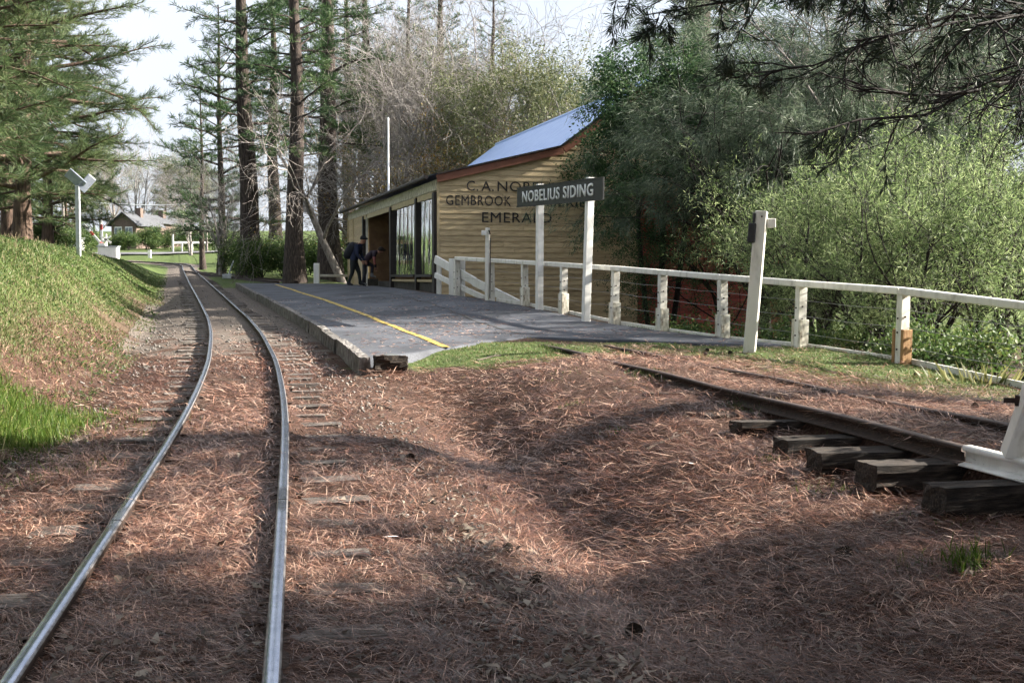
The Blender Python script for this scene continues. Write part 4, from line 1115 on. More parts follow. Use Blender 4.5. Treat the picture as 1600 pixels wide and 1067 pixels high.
def crossing_signal(px, Y, y_top, y_bot, label):
    r = vpost('crossing_signal', px, y_top, y_bot, Y, 0.16, M['white'], label, 'signal', None, 'signals at the far level crossing')
    h = at(px, y_top, Y).z - r.location.z
    mb = MB()
    for s in (-1, 1): mb.bar((-0.55, -0.12, h - 0.55 - 0.35 * s), (0.55, -0.12, h - 0.55 + 0.35 * s), 0.04, 0.2)
    mb.build('crossbuck', M['white'], r)
    for s in (-1, 1):
        mb = MB(); mb.tube([(0.42 * s, -0.05, h - 1.35), (0.42 * s, -0.22, h - 1.35)], [0.22, 0.22], 14)
        q = mb.build('lamp_hood', M['black'], r)
        mb = MB(); mb.tube([(0.42 * s, -0.20, h - 1.35), (0.42 * s, -0.24, h - 1.35)], [0.12, 0.12], 12); mb.build('lens', M['red'], q)
    return r
crossing_signal(166, 128, 366, 390, 'white crossbuck crossing signal beside the raised boom barrier')
crossing_signal(109, 112, 361, 382, 'white crossbuck crossing signal left of the tall solar pole')
def boom(px0, py0, px1, py1, Y, label):
    a = at(px0, py0, Y); b = at(px1, py1, Y)
    r = empty('boom_barrier', (b.x, b.y, gz(b.x, b.y)), label, 'barrier', 'booms at the far level crossing')
    L = Vector(r.location)
    for k in range(6):
        p, q = b.lerp(a, k / 6), b.lerp(a, (k + 1) / 6)
        mb = MB(); mb.bar(p - L, q - L, 0.10, 0.22); mb.build('boom_section', M['white'] if k % 3 else M['red'], r)
    mb = MB(); mb.box(b - L + Vector((0, 0, -0.3)), (0.7, 0.7, 1.1)); mb.build('housing', M['white'], r, bevel=0.03)
    return r
boom(131, 351, 161, 384, 126, 'white boom barrier tilted up to the left over the bank')
boom(157, 333, 160, 386, 128.5, 'upright red and white boom barrier before the far house')
for px, py, Y, w, lab in ((170, 391, 126, 2.0, 'white equipment cabinet below the upright boom barrier'), (110, 379, 110, 2.2, 'white equipment cabinet at the foot of the tall solar pole')):
    b = at(px, py, Y); r = empty('equipment_cabinet', (b.x, b.y, min(b.z - .6, gz(b.x, b.y))), lab, 'cabinet', 'cabinets at the far crossing')
    h = b.z + 0.35 - r.location.z
    mb = MB(); mb.box((0, 0, h / 2), (w, 0.9, h)); q = mb.build('cabinet_body', M['white'], r, bevel=0.03)
    mb = MB(); mb.box((0, 0, h + 0.04), (w + .2, 1.1, 0.08)); mb.build('lid', M['galv'], r)
    for s in (-1, 0, 1):
        mb = MB(); mb.box((s * w * 0.3, -0.47, h * 0.55), (w * 0.24, 0.03, h * 0.8)); mb.build('door', M['white'], r)
vpost('guide_post', 234, 391, 401, 133, 0.32, M['white'], 'small white guide post on the grass before the far road', 'post')
wf = empty('roadside_fence', (*at(270, 385, 165).xy, gz(*at(270, 385, 165).xy)), 'low white timber fence beyond the far road', 'fence')
WL = Vector(wf.location)
pp_ = [at(x, 379, 165 + k) for k, x in enumerate((270, 284, 300, 318, 338))]
for k, p in enumerate(pp_):
    mb = MB(); g = gz(p.x, p.y); mb.bar(Vector((p.x, p.y, g - .1)) - WL, Vector((p.x, p.y, p.z + (1.1 if k == 0 else 0.1))) - WL, 0.2, 0.2, up=(0, 1, 0)); mb.build('post', M['white'], wf)
for k in range(4):
    mb = MB(); mb.bar(pp_[k] - WL, pp_[k + 1] - WL, 0.1, 0.25); mb.build('rail', M['white'], wf)

def house(px0, px1, y_eave, y_ridge, Y, label, depth=8, door=False):
    a = at(px0, y_eave, Y); b = at(px1, y_eave, Y); rz_ = at((px0 + px1) / 2, y_ridge, Y).z
    cx = (a.x + b.x) / 2; g = gz(cx, Y) - 0.3
    r = empty('house', (cx, Y, g), label, 'house', None, None, math.radians(-12))
    w = b.x - a.x; h = a.z - g; hr_ = rz_ - g
    mb = MB(); mb.box((0, depth / 2, h / 2), (w, depth, h)); mb.build('wall', M['house_wall'], r)
    mb = MB(); mb.face([(-w / 2, 0, h), (w / 2, 0, h), (0, 0, hr_)]); mb.build('gable', M['house_wall'], r)
    for s in (-1, 1):
        mb = MB(); o_ = 0.6
        e = Vector((s * (w / 2 + o_), -0.5, h - o_ * (hr_ - h) / (w / 2))); e2 = e + Vector((0, depth + 1, 0)); t = Vector((0, -0.5, hr_ + .05)); t2 = t + Vector((0, depth + 1, 0)); u_ = Vector((0, 0, 0.15))
        mb.hexa([e, t, t2, e2, e + u_, t + u_, t2 + u_, e2 + u_]); rf = mb.build('roof', M['roof_tile'], r)
    for k, fx in enumerate((-0.22, 0.22)):
        mb = MB(); mb.box((fx * w, -0.04, h * 0.62), (w * 0.3, 0.08, h * 0.5)); q = mb.build('window', M['white'], r)
        for j in (-1, 1):
            mb = MB(); mb.box((fx * w + j * w * 0.072, -0.09, h * 0.62), (w * 0.125, 0.03, h * 0.43)); mb.build('pane', M['glass_dark'], q)
    mb = MB(); mb.box((w * 0.12, depth * .5, hr_ + .2), (0.9, 0.9, 1.5)); mb.build('chimney', M['house_wall'], rf)
    return r
house(172, 214, 349, 333, 190, 'brown gabled house with pale front windows beyond the far road')
house(212, 250, 347, 337, 205, 'smaller dark-roofed house half hidden behind trees at right')

# overhead wire at the far crossing with its two poles
pw = empty('power_line', (*at(104, 380, 150).xy, gz(*at(104, 380, 150).xy)), 'pale overhead wire between poles above the far road', 'power line')
PWL = Vector(pw.location)
w0 = at(98, 311, 150); w1 = at(322, 317, 158)
mb = MB(); mb.bar(Vector((w0.x, w0.y, PWL.z)) - PWL, w0 + Vector((0, 0, .5)) - PWL, 0.25, 0.25, up=(0, 1, 0)); mb.build('pole', M['greybark'], pw)
mb = MB(); mb.bar(Vector((w1.x, w1.y, gz(w1.x, w1.y))) - PWL, w1 + Vector((0, 0, .5)) - PWL, 0.25, 0.25, up=(0, 1, 0)); mb.build('pole', M['greybark'], pw)
pts = [w0.lerp(w1, t) - PWL + Vector((0, 0, -2.0 * t * (1 - t))) for t in np.linspace(0, 1, 12)]
mb = MB(); mb.tube(pts, [0.07] * 12, 5); mb.build('wire', M['galv'], pw)

# diverging siding rails past the platform and the points lever
dt = empty('diverging_track', (*at(380, 434, 62).xy, 0), 'dark diverging rails leaving the main line past the platform end', 'railway track')
c0 = track_line([86], 0.0)[0]; c1 = np.array([xof(362, 66), 66, 0]); c2 = np.array([xof(452, 51.5), 51.5, 0]); c3 = np.array([xof(575, 46), 56.0, 0])
for off in (-0.41, 0.41):
    t = np.linspace(0, 1, 24)[:, None]
    C = (1 - t) ** 2 * c0 + 2 * t * (1 - t) * c1 + t ** 2 * c2
    T = np.gradient(C, axis=0); T = unit(T * np.array([1, 1, 0])); S = np.stack([-T[:, 1], T[:, 0], 0 * T[:, 0]], -1)
    C = C + S * off
    C[:, 2] = ground_z(C[:, 0], C[:, 1]) + 0.13
    local_to(sweep_rail('rail', C, [M['rust'], M['rust'], M['rust']], dt), dt)
lv = empty('points_lever', at(357, 428, 64), 'small grey points lever beside the diverging rails', 'lever')
lv.location.z = gz(lv.location.x, lv.location.y)
mb = MB(); mb.box((0, 0, 0.12), (0.5, 0.7, 0.24)); mb.build('base', M['galv'], lv, bevel=0.02)
mb = MB(); mb.bar((0, 0, 0.2), (0.25, 0.1, 0.95), 0.06, 0.06); mb.build('handle', M['galv'], lv)
# ------------------------------------------------------------------ plants
def curve_pts(rng, p, d, L, n, wob, trop):
    """polyline from p along d with wobble and a pull (trop)"""
    pts = [p.copy()]; d = d / (np.linalg.norm(d) + 1e-9)
    st = L / (n - 1)
    for i in range(n - 1):
        d = d + rng.normal(size=3) * wob + trop * st
        d = d / (np.linalg.norm(d) + 1e-9)
        pts.append(pts[-1] + d * st)
    return np.array(pts), d

def rot_about(d, ang, az, rng=None):
    d = d / np.linalg.norm(d)
    a = np.cross(d, [0.31, 0.17, 0.93]); 
    if np.linalg.norm(a) < 0.1: a = np.cross(d, [1.0, 0, 0])
    a /= np.linalg.norm(a); b = np.cross(d, a)
    s = a * math.cos(az) + b * math.sin(az)
    return d * math.cos(ang) + s * math.sin(ang)

def mesh_of(name, polys, mat):
    o = tubes_mesh(name, polys, mat); me = o.data; bpy.data.objects.remove(o); return me
def leaf_mesh(name, arrs, mat):
    V, F, T = merge(arrs); o = np_mesh(name, V, F, [mat], tint=T); me = o.data; bpy.data.objects.remove(o); return me

def tufts(P, D, n, L, W, spread, rng, tint_c, bend=0.1, droop=0.0):
    """n needles fanning from each P around D"""
    P = np.repeat(P, n, 0); D = unit(np.repeat(D, n, 0)) * 1.0
    R = rng.normal(size=D.shape)
    D = unit(D + R * spread); D[:, 2] -= droop
    t = np.clip(np.repeat(tint_c, n) + rng.normal(size=len(P)) * 0.16, 0, 1)
    return kites(P, D, L * rng.uniform(0.6, 1.15, len(P)), W, rng, t, bend)

def pine_proto(seed, H, r0, h0, Lmax, dz, kb, nl, nw, tn, bark, needles, shape=0.6, droop=-0.05, sub_step=0.35, sub_len=0.34, wob=0.10, lean=0.0, skip=0.0, tlift=0.25, sides=10, side=None):
    rng = np.random.default_rng(seed)
    zt = np.linspace(0, H, 10)
    tr = np.stack([lean * zt + 0.10 * np.sin(zt * 0.5 + seed), 0.10 * np.cos(zt * 0.4 + seed), zt - 0.3], -1)
    rad = r0 * (1 - zt / H * 0.86); rad[0] *= 1.35
    br = []; P = []; D = []; C = []
    z = h0
    while z < H - 0.3:
        f = (z - h0) / (H - h0)
        L0 = Lmax * ((1 - f) ** shape) * (0.65 + 0.35 * min(1, f * 5 + 0.4))
        k = rng.integers(max(2, kb - 1), kb + 2); az0 = rng.uniform(0, 6.28)
        for i in range(k):
            if rng.uniform() < skip: continue
            az = az0 + i * 6.283 / k + rng.normal() * 0.3
            L = L0 * rng.uniform(0.65, 1.15)
            if side is not None:
                L *= 0.45 + 0.55 * max(0.0, math.cos(az - side))
            el = rng.normal() * 0.12 + 0.10 + 0.55 * f
            zz = z + rng.uniform(-dz * 0.4, dz * 0.4)
            base = np.array([np.interp(zz, tr[:, 2], tr[:, 0]), np.interp(zz, tr[:, 2], tr[:, 1]), zz])
            d = np.array([math.cos(az) * math.cos(el), math.sin(az) * math.cos(el), math.sin(el)])
            pts, de = curve_pts(rng, base, d, L, 7, wob, np.array([0, 0, droop]))
            rb_ = max(0.012, 0.018 * L + 0.01)
            br.append((pts, np.linspace(rb_, 0.008, 7), 5))
            tc = rng.uniform(0.2, 0.7)
            m = max(2, int(L / sub_step))
            for q in range(m):
                t = 0.28 + 0.72 * (q + rng.uniform()) / m
                i0 = min(int(t * 6), 5); a = t * 6 - i0; p = pts[i0] * (1 - a) + pts[i0 + 1] * a
                dd = pts[i0 + 1] - pts[i0]
                sg = 1 if q % 2 else -1
                sd = np.cross(dd, [0, 0, 1.0]); sd /= np.linalg.norm(sd) + 1e-9
                sl = L * sub_len * (1.15 - t) * rng.uniform(0.6, 1.3) + 0.22
                d2 = unit(dd) * 0.65 + sd * sg * rng.uniform(0.4, 1.0) + np.array([0, 0, rng.normal() * 0.25])
                sp_, dl = curve_pts(rng, p, d2, sl, 4, 0.15, np.array([0, 0, 0.1]))
                br.append((sp_, np.array([0.010, 0.008, 0.006, 0.004]) * (1 + L * 0.1), 3))
                nt = max(2, int(sl / (nl * 0.42)))
                for w in range(nt):
                    a = (w + 0.6) / nt * 3; j = min(int(a), 2); b_ = a - j
                    P.append(sp_[j] * (1 - b_) + sp_[j + 1] * b_); D.append(unit(sp_[j + 1] - sp_[j]) + np.array([0, 0, tlift])); C.append(np.clip(tc + rng.normal() * 0.15, 0, 1))
        z += dz * rng.uniform(0.7, 1.3)
    P = np.array(P); D = np.array(D); C = np.array(C)
    pr = {'trunk': mesh_of('trunk', [(tr, rad, sides)], bark), 'branches': mesh_of('branches', br, bark),
          'crown': leaf_mesh('crown', [tufts(P, D, tn, nl, nw, 0.55, rng, C)], needles)}
    return pr

def place(name, proto, loc, label, group=None, rz=0.0, sc=1.0, cat='tree', sz=None, tilt=(0, 0)):
    r = empty(name, loc, label, cat, group)
    r.rotation_euler = (tilt[0], tilt[1], rz); r.scale = (sc, sc, sz or sc)
    for k, me in proto.items():
        o = bpy.data.objects.new(k, me); COL.objects.link(o); o.parent = r
        if k in ('crown', 'foliage'): o['kind'] = 'stuff'
    return r

def base(px, Y, sink=0.0):
    x = xof(px, Y); return (x, Y, gz(x, Y) - sink)

def rec_proto(seed, stems, maxl, ks, ratio, ang, wob, trop, bark, leaf=None, leaf_n=14, leaf_r=0.22, leaf_L=0.09, leaf_W=0.03, leaf_droop=0.3, leaf_lvls=1, npts=5, tap=0.62, sides=(8, 6, 5, 4, 3, 3), rmin=0.004, along=3, leaf_D=0.0, tmin=0.35):
    """stems: list of (start, dir, length, radius)"""
    rng = np.random.default_rng(seed)
    trunk = []; br = []; P = []; D = []; C = []
    def go(p, d, L, r, lv):
        n = npts if lv < maxl else max(3, npts - 1)
        pts, de = curve_pts(rng, np.array(p, float), np.array(d, float), L, n, wob[min(lv, len(wob) - 1)], np.array([0, 0, trop[min(lv, len(trop) - 1)]]))
        r1 = max(rmin, r * tap)
        (trunk if lv == 0 else br).append((pts, np.linspace(r, r1, n), sides[min(lv, len(sides) - 1)]))
        if leaf is not None and lv > maxl - leaf_lvls:
            tc = rng.uniform(0.15, 0.8)
            for q in range(along):
                a = (0.35 + 0.65 * (q + rng.uniform()) / along) * (n - 1); i0 = min(int(a), n - 2)
                P.append(pts[i0] * (1 - a + i0) + pts[i0 + 1] * (a - i0)); D.append(unit(pts[i0 + 1] - pts[i0])); C.append(tc + rng.normal() * 0.1)
        if lv == maxl: return
        k = ks[lv]; az0 = rng.uniform(0, 6.28)
        for i in range(k):
            t0 = tmin if lv == 0 else 0.35
            t = t0 + (1 - t0) * (i + rng.uniform(0.2, 1.0)) / k if i < k - 1 else 1.0
            t = min(t, 1.0); a = t * (n - 1); i0 = min(int(a), n - 2)
            q = pts[i0] * (1 - a + i0) + pts[i0 + 1] * (a - i0)
            dd = unit(pts[i0 + 1] - pts[i0])
            an = (ang[min(lv, len(ang) - 1)] * rng.uniform(0.6, 1.3)) if i < k - 1 else ang[min(lv, len(ang) - 1)] * 0.4
            nd = rot_about(dd, an, az0 + i * 2.4 + rng.normal() * 0.4)
            rr_ = (r + (r1 - r) * t) * (0.72 if i == k - 1 else 0.55)
            go(q, nd, L * ratio[min(lv, len(ratio) - 1)] * rng.uniform(0.7, 1.25), max(rmin, rr_), lv + 1)
    for s in stems: go(*s, 0)
    pr = {'trunk': mesh_of('trunk', trunk, bark), 'branches': mesh_of('branches', br, bark)}
    if leaf is not None:
        P = np.array(P); D = np.array(D); C = np.clip(np.array(C), 0, 1); n = leaf_n
        PP = np.repeat(P, n, 0) + rng.normal(size=(len(P) * n, 3)) * leaf_r * 0.5
        DD = unit(np.repeat(D, n, 0) * (0.5 + leaf_D) + rng.normal(size=PP.shape) * 0.8); DD[:, 2] -= leaf_droop
        T = np.clip(np.repeat(C, n) + rng.normal(size=len(PP)) * 0.16, 0, 1)
        pr['crown'] = leaf_mesh('crown', [kites(PP, DD, leaf_L * rng.uniform(0.6, 1.3, len(PP)), leaf_W * rng.uniform(0.7, 1.2, len(PP)), rng, T, 0.12)], leaf)
    return pr

# ---- pines
PALE = pine_proto(11, 17, 0.27, 1.5, 4.6, 0.5, 5, 0.27, 0.013, 15, M['redbark'], M['pine_pale'], shape=0.45, droop=-0.05, sub_step=0.27)
TALL = pine_proto(12, 25, 0.60, 7.0, 4.2, 0.9, 4, 0.38, 0.030, 9, M['pinebark'], M['pine'], shape=0.5, droop=-0.06, skip=0.2)
SLIM = pine_proto(13, 17, 0.27, 3.0, 4.6, 0.8, 3, 0.42, 0.036, 9, M['pinebark'], M['pine'], shape=0.55, droop=-0.07, skip=0.15, sub_len=0.30)
place('pine_tree', PALE, base(42, 38), 'pale green pine with red-brown trunk on the grassy bank at left edge', rz=0.4)
place('pine_tree', PALE, base(-95, 27), 'nearest pale pine whose boughs hang in from the left edge', rz=2.1, sc=0.95)
place('pine_tree', PALE, base(14, 47), 'pale pine behind the leftmost pair of trunks on the bank', rz=3.3, sc=1.1)
place('pine_tree', PALE, base(75, 64), 'pale pine farther along the bank beside the solar pole', rz=5.0, sc=1.1)
place('pine_tree', TALL, base(393, 66, 0.2), 'tall pine with the thickest dark trunk past the platform end', rz=0.7, tilt=(0, -0.03))
place('pine_tree', TALL, base(463, 53, 0.1), 'tall straight dark pine nearest the far platform end', rz=2.2, sc=0.72, sz=0.82, tilt=(0, -0.012))
place('pine_tree', TALL, base(515, 60, 0.1), 'broad dark pine trunk right behind the leaning bare tree', rz=3.9, sc=0.95)
place('pine_tree', TALL, base(572, 74, 0.1), 'dark pine in the second row left of the mast', rz=5.2, sc=0.85)
place('pine_tree', TALL, base(690, 82), 'dark pine high behind the shed roof edge', rz=1.2, sc=0.9)
place('pine_tree', SLIM, base(347, 80, 0.1), 'slim open pine with tiered boughs against the sky gap', rz=1.0, sc=1.05)
place('pine_tree', SLIM, base(318, 98, 0.1), 'slim pine just behind the tiered one, nearer the road', rz=4.0, sc=0.9)
place('pine_tree', TALL, base(1090, 47, 0.3), 'huge grey-barked pine trunk rising behind the shed', rz=4.4, sc=1.25)
# far pines closing the view
for k, (px, Y, s, pr, lab) in enumerate((
        (105, 170, 0.9, PALE, 'far pale tree left of the brown house'), (300, 190, 0.75, SLIM, 'far dark pine right of the far houses'),
        (262, 230, 1.0, PALE, 'far rounded green tree behind the smaller house'), (20, 120, 1.0, PALE, 'far pale pine behind the bank at left'),
        (430, 120, 1.2, TALL, 'far dark pine seen between the two big trunks'), (545, 110, 1.1, TALL, 'far dark pine behind the leaning bare tree'),
        (640, 120, 1.1, TALL, 'far dark pine behind the bare twigs left of the roof'), (770, 115, 1.0, TALL, 'far dark pine above the iron roof'),
        (1400, 60, 0.8, SLIM, 'dark slim pine behind the bright green shrubs'), (1530, 70, 0.9, SLIM, 'dark slim pine at the far right edge'))):
    place('pine_tree', pr, base(px, Y), lab, 'pines closing the background', rz=k * 1.3, sc=s)

# off-frame pines on the right whose boughs and shade reach into the picture
OVER = {}
rng = np.random.default_rng(77)
tx_, ty_ = 7.4, 11.0; tzg = gz(tx_, ty_)
zt = np.linspace(0, 16, 9)
OVER['trunk'] = mesh_of('trunk', [(np.stack([0.05 * np.sin(zt), 0.05 * np.cos(zt), zt - 0.2], -1), 0.36 * (1 - zt / 18), 10)], M['pinebark'])
brs = []; P = []; D = []; C = []
def bough(tip, h, leafy_amt, seed, sag=0.25):
    rg = np.random.default_rng(seed)
    a = np.array([0, 0, h]); b = np.array([tip.x - tx_, tip.y - ty_, tip.z - tzg])
    n = 11; t = np.linspace(0, 1, n)[:, None]
    pts = a * (1 - t) + b * t; pts[:, 2] += (np.sin(t[:, 0] * math.pi) * sag); pts += np.cumsum(rg.normal(size=pts.shape) * 0.06, 0)
    L = np.linalg.norm(b - a)
    brs.append((pts, np.linspace(0.05, 0.006, n) * rg.uniform(0.6, 1.0), 6))
    for q in range(26):
        tt = 0.35 + 0.65 * (q + rg.uniform()) / 26; i0 = min(int(tt * (n - 1)), n - 2)
        p = pts[i0] + (pts[i0 + 1] - pts[i0]) * (tt * (n - 1) - i0); dd = unit(pts[i0 + 1] - pts[i0])
        d2 = rot_about(dd, rg.uniform(0.5, 1.1), rg.uniform(0, 6.28)); d2[2] = d2[2] * 0.8 - 0.35
        sl = rg.uniform(0.25, 0.95) * (1.2 - 0.6 * tt)
        sp_, dl = curve_pts(rg, p, d2, sl, 5, 0.22, np.array([0, 0, 0.25]))
        brs.append((sp_, np.linspace(0.009, 0.004, 5), 4))
        for w in range(3):
            d3 = rot_about(unit(sp_[2] - sp_[1]), rg.uniform(0.4, 0.9), rg.uniform(0, 6.28))
            s3, _ = curve_pts(rg, sp_[rg.integers(1, 5)], d3, sl * rg.uniform(0.3, 0.6), 4, 0.2, np.array([0, 0, 0.3]))
            brs.append((s3, np.linspace(0.0055, 0.003, 4), 3))
            if rg.uniform() < leafy_amt:
                for v in (1, 2, 3): P.append(s3[v]); D.append(unit(s3[v] - s3[v - 1])); C.append(rg.uniform(0.1, 0.6))
        if rg.uniform() < leafy_amt:
            for v in (2, 3, 4): P.append(sp_[v]); D.append(unit(sp_[v] - sp_[v - 1])); C.append(rg.uniform(0.1, 0.6))
for k, (px, py, Y, h, la) in enumerate(((985, 38, 9.2, 4.6, 1.0), (1030, 5, 9.8, 5.0, 1.0), (1120, 70, 9.0, 4.4, 0.75), (1215, 150, 8.8, 4.0, 0.25), (1260, 30, 8.4, 4.6, 0.35), (1390, 60, 8.0, 4.0, 0.06),
                                       (1330, 165, 8.6, 3.6, 0.0), (1450, -20, 7.6, 4.4, 0.2), (1520, 130, 7.6, 3.4, 0.0), (1180, -10, 8.6, 5.2, 0.8), (1585, 170, 8.2, 3.2, 0.0), (1080, -40, 9.0, 5.4, 1.0))):
    bough(at(px, py, Y), h, la, 100 + k, 0.15)
OVER['branches'] = mesh_of('branches', brs, M['darkbark'])
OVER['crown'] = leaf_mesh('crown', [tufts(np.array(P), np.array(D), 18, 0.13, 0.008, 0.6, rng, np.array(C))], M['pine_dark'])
place('pine_tree', OVER, (tx_, ty_, tzg), 'dark overhanging pine boughs reaching in at the top right')
SHADE = pine_proto(15, 13, 0.28, 3.2, 3.6, 0.62, 5, 0.34, 0.06, 9, M['pinebark'], M['pine'], shape=0.5, skip=0.05)  # needles made wide so these unseen crowns cast denser shade
place('pine_tree', SHADE, (11.0, 6.0, gz(11.0, 6.0)), 'pine standing out of view at right, shading the foreground', rz=0.3, sc=0.85)
place('pine_tree', SHADE, (13.5, 5.0, gz(13.5, 5.0)), 'second unseen pine at right, added to deepen the foreground shade', rz=2.0, sc=0.9)  # added, with the pines below, to deepen the foreground shade
place('pine_tree', SHADE, (15.0, 6.2, gz(15.0, 6.2)), 'third unseen pine at right, added for the foreground shade', rz=4.0, sc=0.8)
place('pine_tree', SHADE, (12.2, 5.4, gz(12.2, 5.4)), 'fourth unseen pine at right, added for the foreground shade', rz=1.1, sc=0.85)
place('pine_tree', SHADE, (10.4, 4.6, gz(10.4, 4.6)), 'unseen pine added for shade at right nearest the buffer stop', rz=5.1, sc=0.8)
ROOFP = pine_proto(16, 16, 0.30, 5.5, 5.0, 0.7, 5, 0.5, 0.09, 7, M['pinebark'], M['pine'], shape=0.45)  # needles widened so the crowns block more sky light
for k, (x, y, s, lab) in enumerate(((-5.5, -5.0, 1.0, 'pine behind the viewpoint left of the track'), (4.5, -6.5, 1.1, 'pine behind the viewpoint right of the track'), (-8.5, 2.0, 0.95, 'pine beside the viewpoint on the left bank'), (0.5, -12, 1.2, 'pine farthest behind the viewpoint'), (8.5, -1.0, 1.0, 'pine beside the viewpoint at right'), (-9.5, 9.0, 1.0, 'pine on the left bank just out of view'), (-13, 15, 1.2, 'added canopy pine on the left bank farther from the track'), (-12, -3, 1.2, 'added canopy pine behind the viewpoint far to the left'), (12.5, -6.5, 1.2, 'added canopy pine behind the viewpoint far to the right'), (4.0, -14.5, 1.2, 'added canopy pine farthest behind at right'), (-4.0, -13, 1.2, 'added canopy pine farthest behind at left'), (-15, 6, 1.3, 'added canopy pine far left beyond the bank'))):  # later ones added to cut the sky light on the foreground
    place('pine_tree', ROOFP, (x, y, gz(x, y)), lab, 'pines around the viewpoint', rz=k * 1.1, sc=s)

# ---- bare deciduous trees behind the platform
BARE = rec_proto(31, [((0, 0, -0.2), (0.05, 0, 1), 4.2, 0.20), ((0.3, 0.1, -0.2), (0.3, 0.1, 1), 4.0, 0.15)], 5, (5, 4, 4, 4, 4), (0.85, 0.72, 0.7, 0.66, 0.6), (0.55, 0.6, 0.65, 0.7, 0.7), (0.06, 0.1, 0.14, 0.18, 0.2), (0.02, 0.04, 0.02, 0.0, -0.05), M['palebark'], rmin=0.0065, npts=4, sides=(8, 5, 4, 3, 3, 3))
LEAN = rec_proto(32, [((0, 0, -0.2), (-0.42, 0, 1), 5.2, 0.19)], 5, (5, 4, 4, 4, 3), (0.62, 0.75, 0.7, 0.66, 0.6), (0.9, 0.7, 0.7, 0.7, 0.7), (0.05, 0.14, 0.2, 0.25, 0.25), (0.0, -0.03, -0.06, -0.1, -0.1), M['greybark'], rmin=0.0065, npts=5, sides=(9, 6, 4, 3, 3, 3))
AUT = rec_proto(33, [((0, 0, -0.2), (0.0, 0.1, 1), 3.6, 0.16), ((0.2, 0.1, -0.2), (0.4, 0.0, 1), 3.4, 0.12)], 4, (5, 4, 4, 4), (0.85, 0.72, 0.7, 0.66), (0.6, 0.6, 0.65, 0.7), (0.08, 0.12, 0.16, 0.2), (0.02, 0.03, 0.0, 0.0), M['greybark'], M['autumn'], leaf_n=5, leaf_r=0.5, leaf_L=0.11, leaf_W=0.075, rmin=0.008, npts=4, along=2)
place('bare_tree', LEAN, base(541, 54, 0.1), 'bare pale-barked tree leaning left over the platform end', rz=0.0, tilt=(0, -0.08))
for px, Y, s, rz, lab in ((625, 58, 1.12, 0.0, 'bare twiggy tree just left of the shed roof'), (715, 60, 1.25, 1.9, 'tall bare tree rising behind the lean-to roof'),
                          (800, 64, 1.35, 3.3, 'tall bare tree behind the blue roof'), (575, 66, 1.2, 5.5, 'bare tree behind the mast'), (660, 72, 1.4, 2.6, 'tallest bare tree in the row behind the shed'),
                          (345, 70, 0.62, 1.0, 'small bare tree beside the points lever'), (300, 150, 0.9, 2.0, 'far bare tree by the road fence'), (215, 215, 1.7, 0.5, 'large far bare tree above the brown house'), (160, 230, 1.6, 3.0, 'far bare tree left of the house chimney')):
    place('bare_tree', BARE, base(px, Y, 0.1), lab, 'bare winter trees', rz=rz, sc=s)
for px, Y, s, rz, lab in ((700, 56, 0.95, 0.0, 'small tree with last yellow leaves behind the gutter'), (600, 62, 0.9, 2.2, 'small yellow-leaved tree left of the mast'), (850, 62, 1.0, 4.0, 'yellow-leaved tree behind the roof ridge')):
    place('autumn_tree', AUT, base(px, Y, 0.1), lab, 'trees with last autumn leaves', rz=rz, sc=s)
EUC = rec_proto(34, [((0, 0, -0.2), (0.05, 0, 1), 6.0, 0.26), ((0.2, 0.2, 2.6), (0.5, 0.1, 1), 5.0, 0.16)], 4, (4, 4, 4, 4), (0.7, 0.68, 0.62, 0.55), (0.5, 0.6, 0.65, 0.7), (0.05, 0.1, 0.14, 0.16), (0.05, 0.05, 0.03, 0.0), M['greybark'], M['euc'], leaf_n=14, leaf_r=0.55, leaf_L=0.20, leaf_W=0.05, leaf_droop=0.6, along=3, npts=4)
for px, Y, s, rz, lab in ((872, 60, 0.92, 0.4, 'olive eucalypt with rounded crown above the roof'), (765, 57, 0.9, 2.0, 'olive eucalypt rising over the lean-to roof'), (825, 56, 0.95, 5.2, 'broad olive eucalypt crown right above the blue roof'), (700, 68, 1.1, 3.9, 'olive eucalypt among the bare trees left of the roof'), (285, 215, 1.3, 1.0, 'far eucalypt over the smaller house'), (180, 250, 1.5, 2.4, 'far eucalypt behind the brown house'), (935, 88, 0.75, 3.4, 'small eucalypt at the sky gap right of the crown'), (120, 205, 1.2, 4.6, 'far eucalypt above the left crossing signal')):
    place('eucalyptus_tree', EUC, base(px, Y, 0.1), lab, 'eucalypts behind', rz=rz, sc=s)

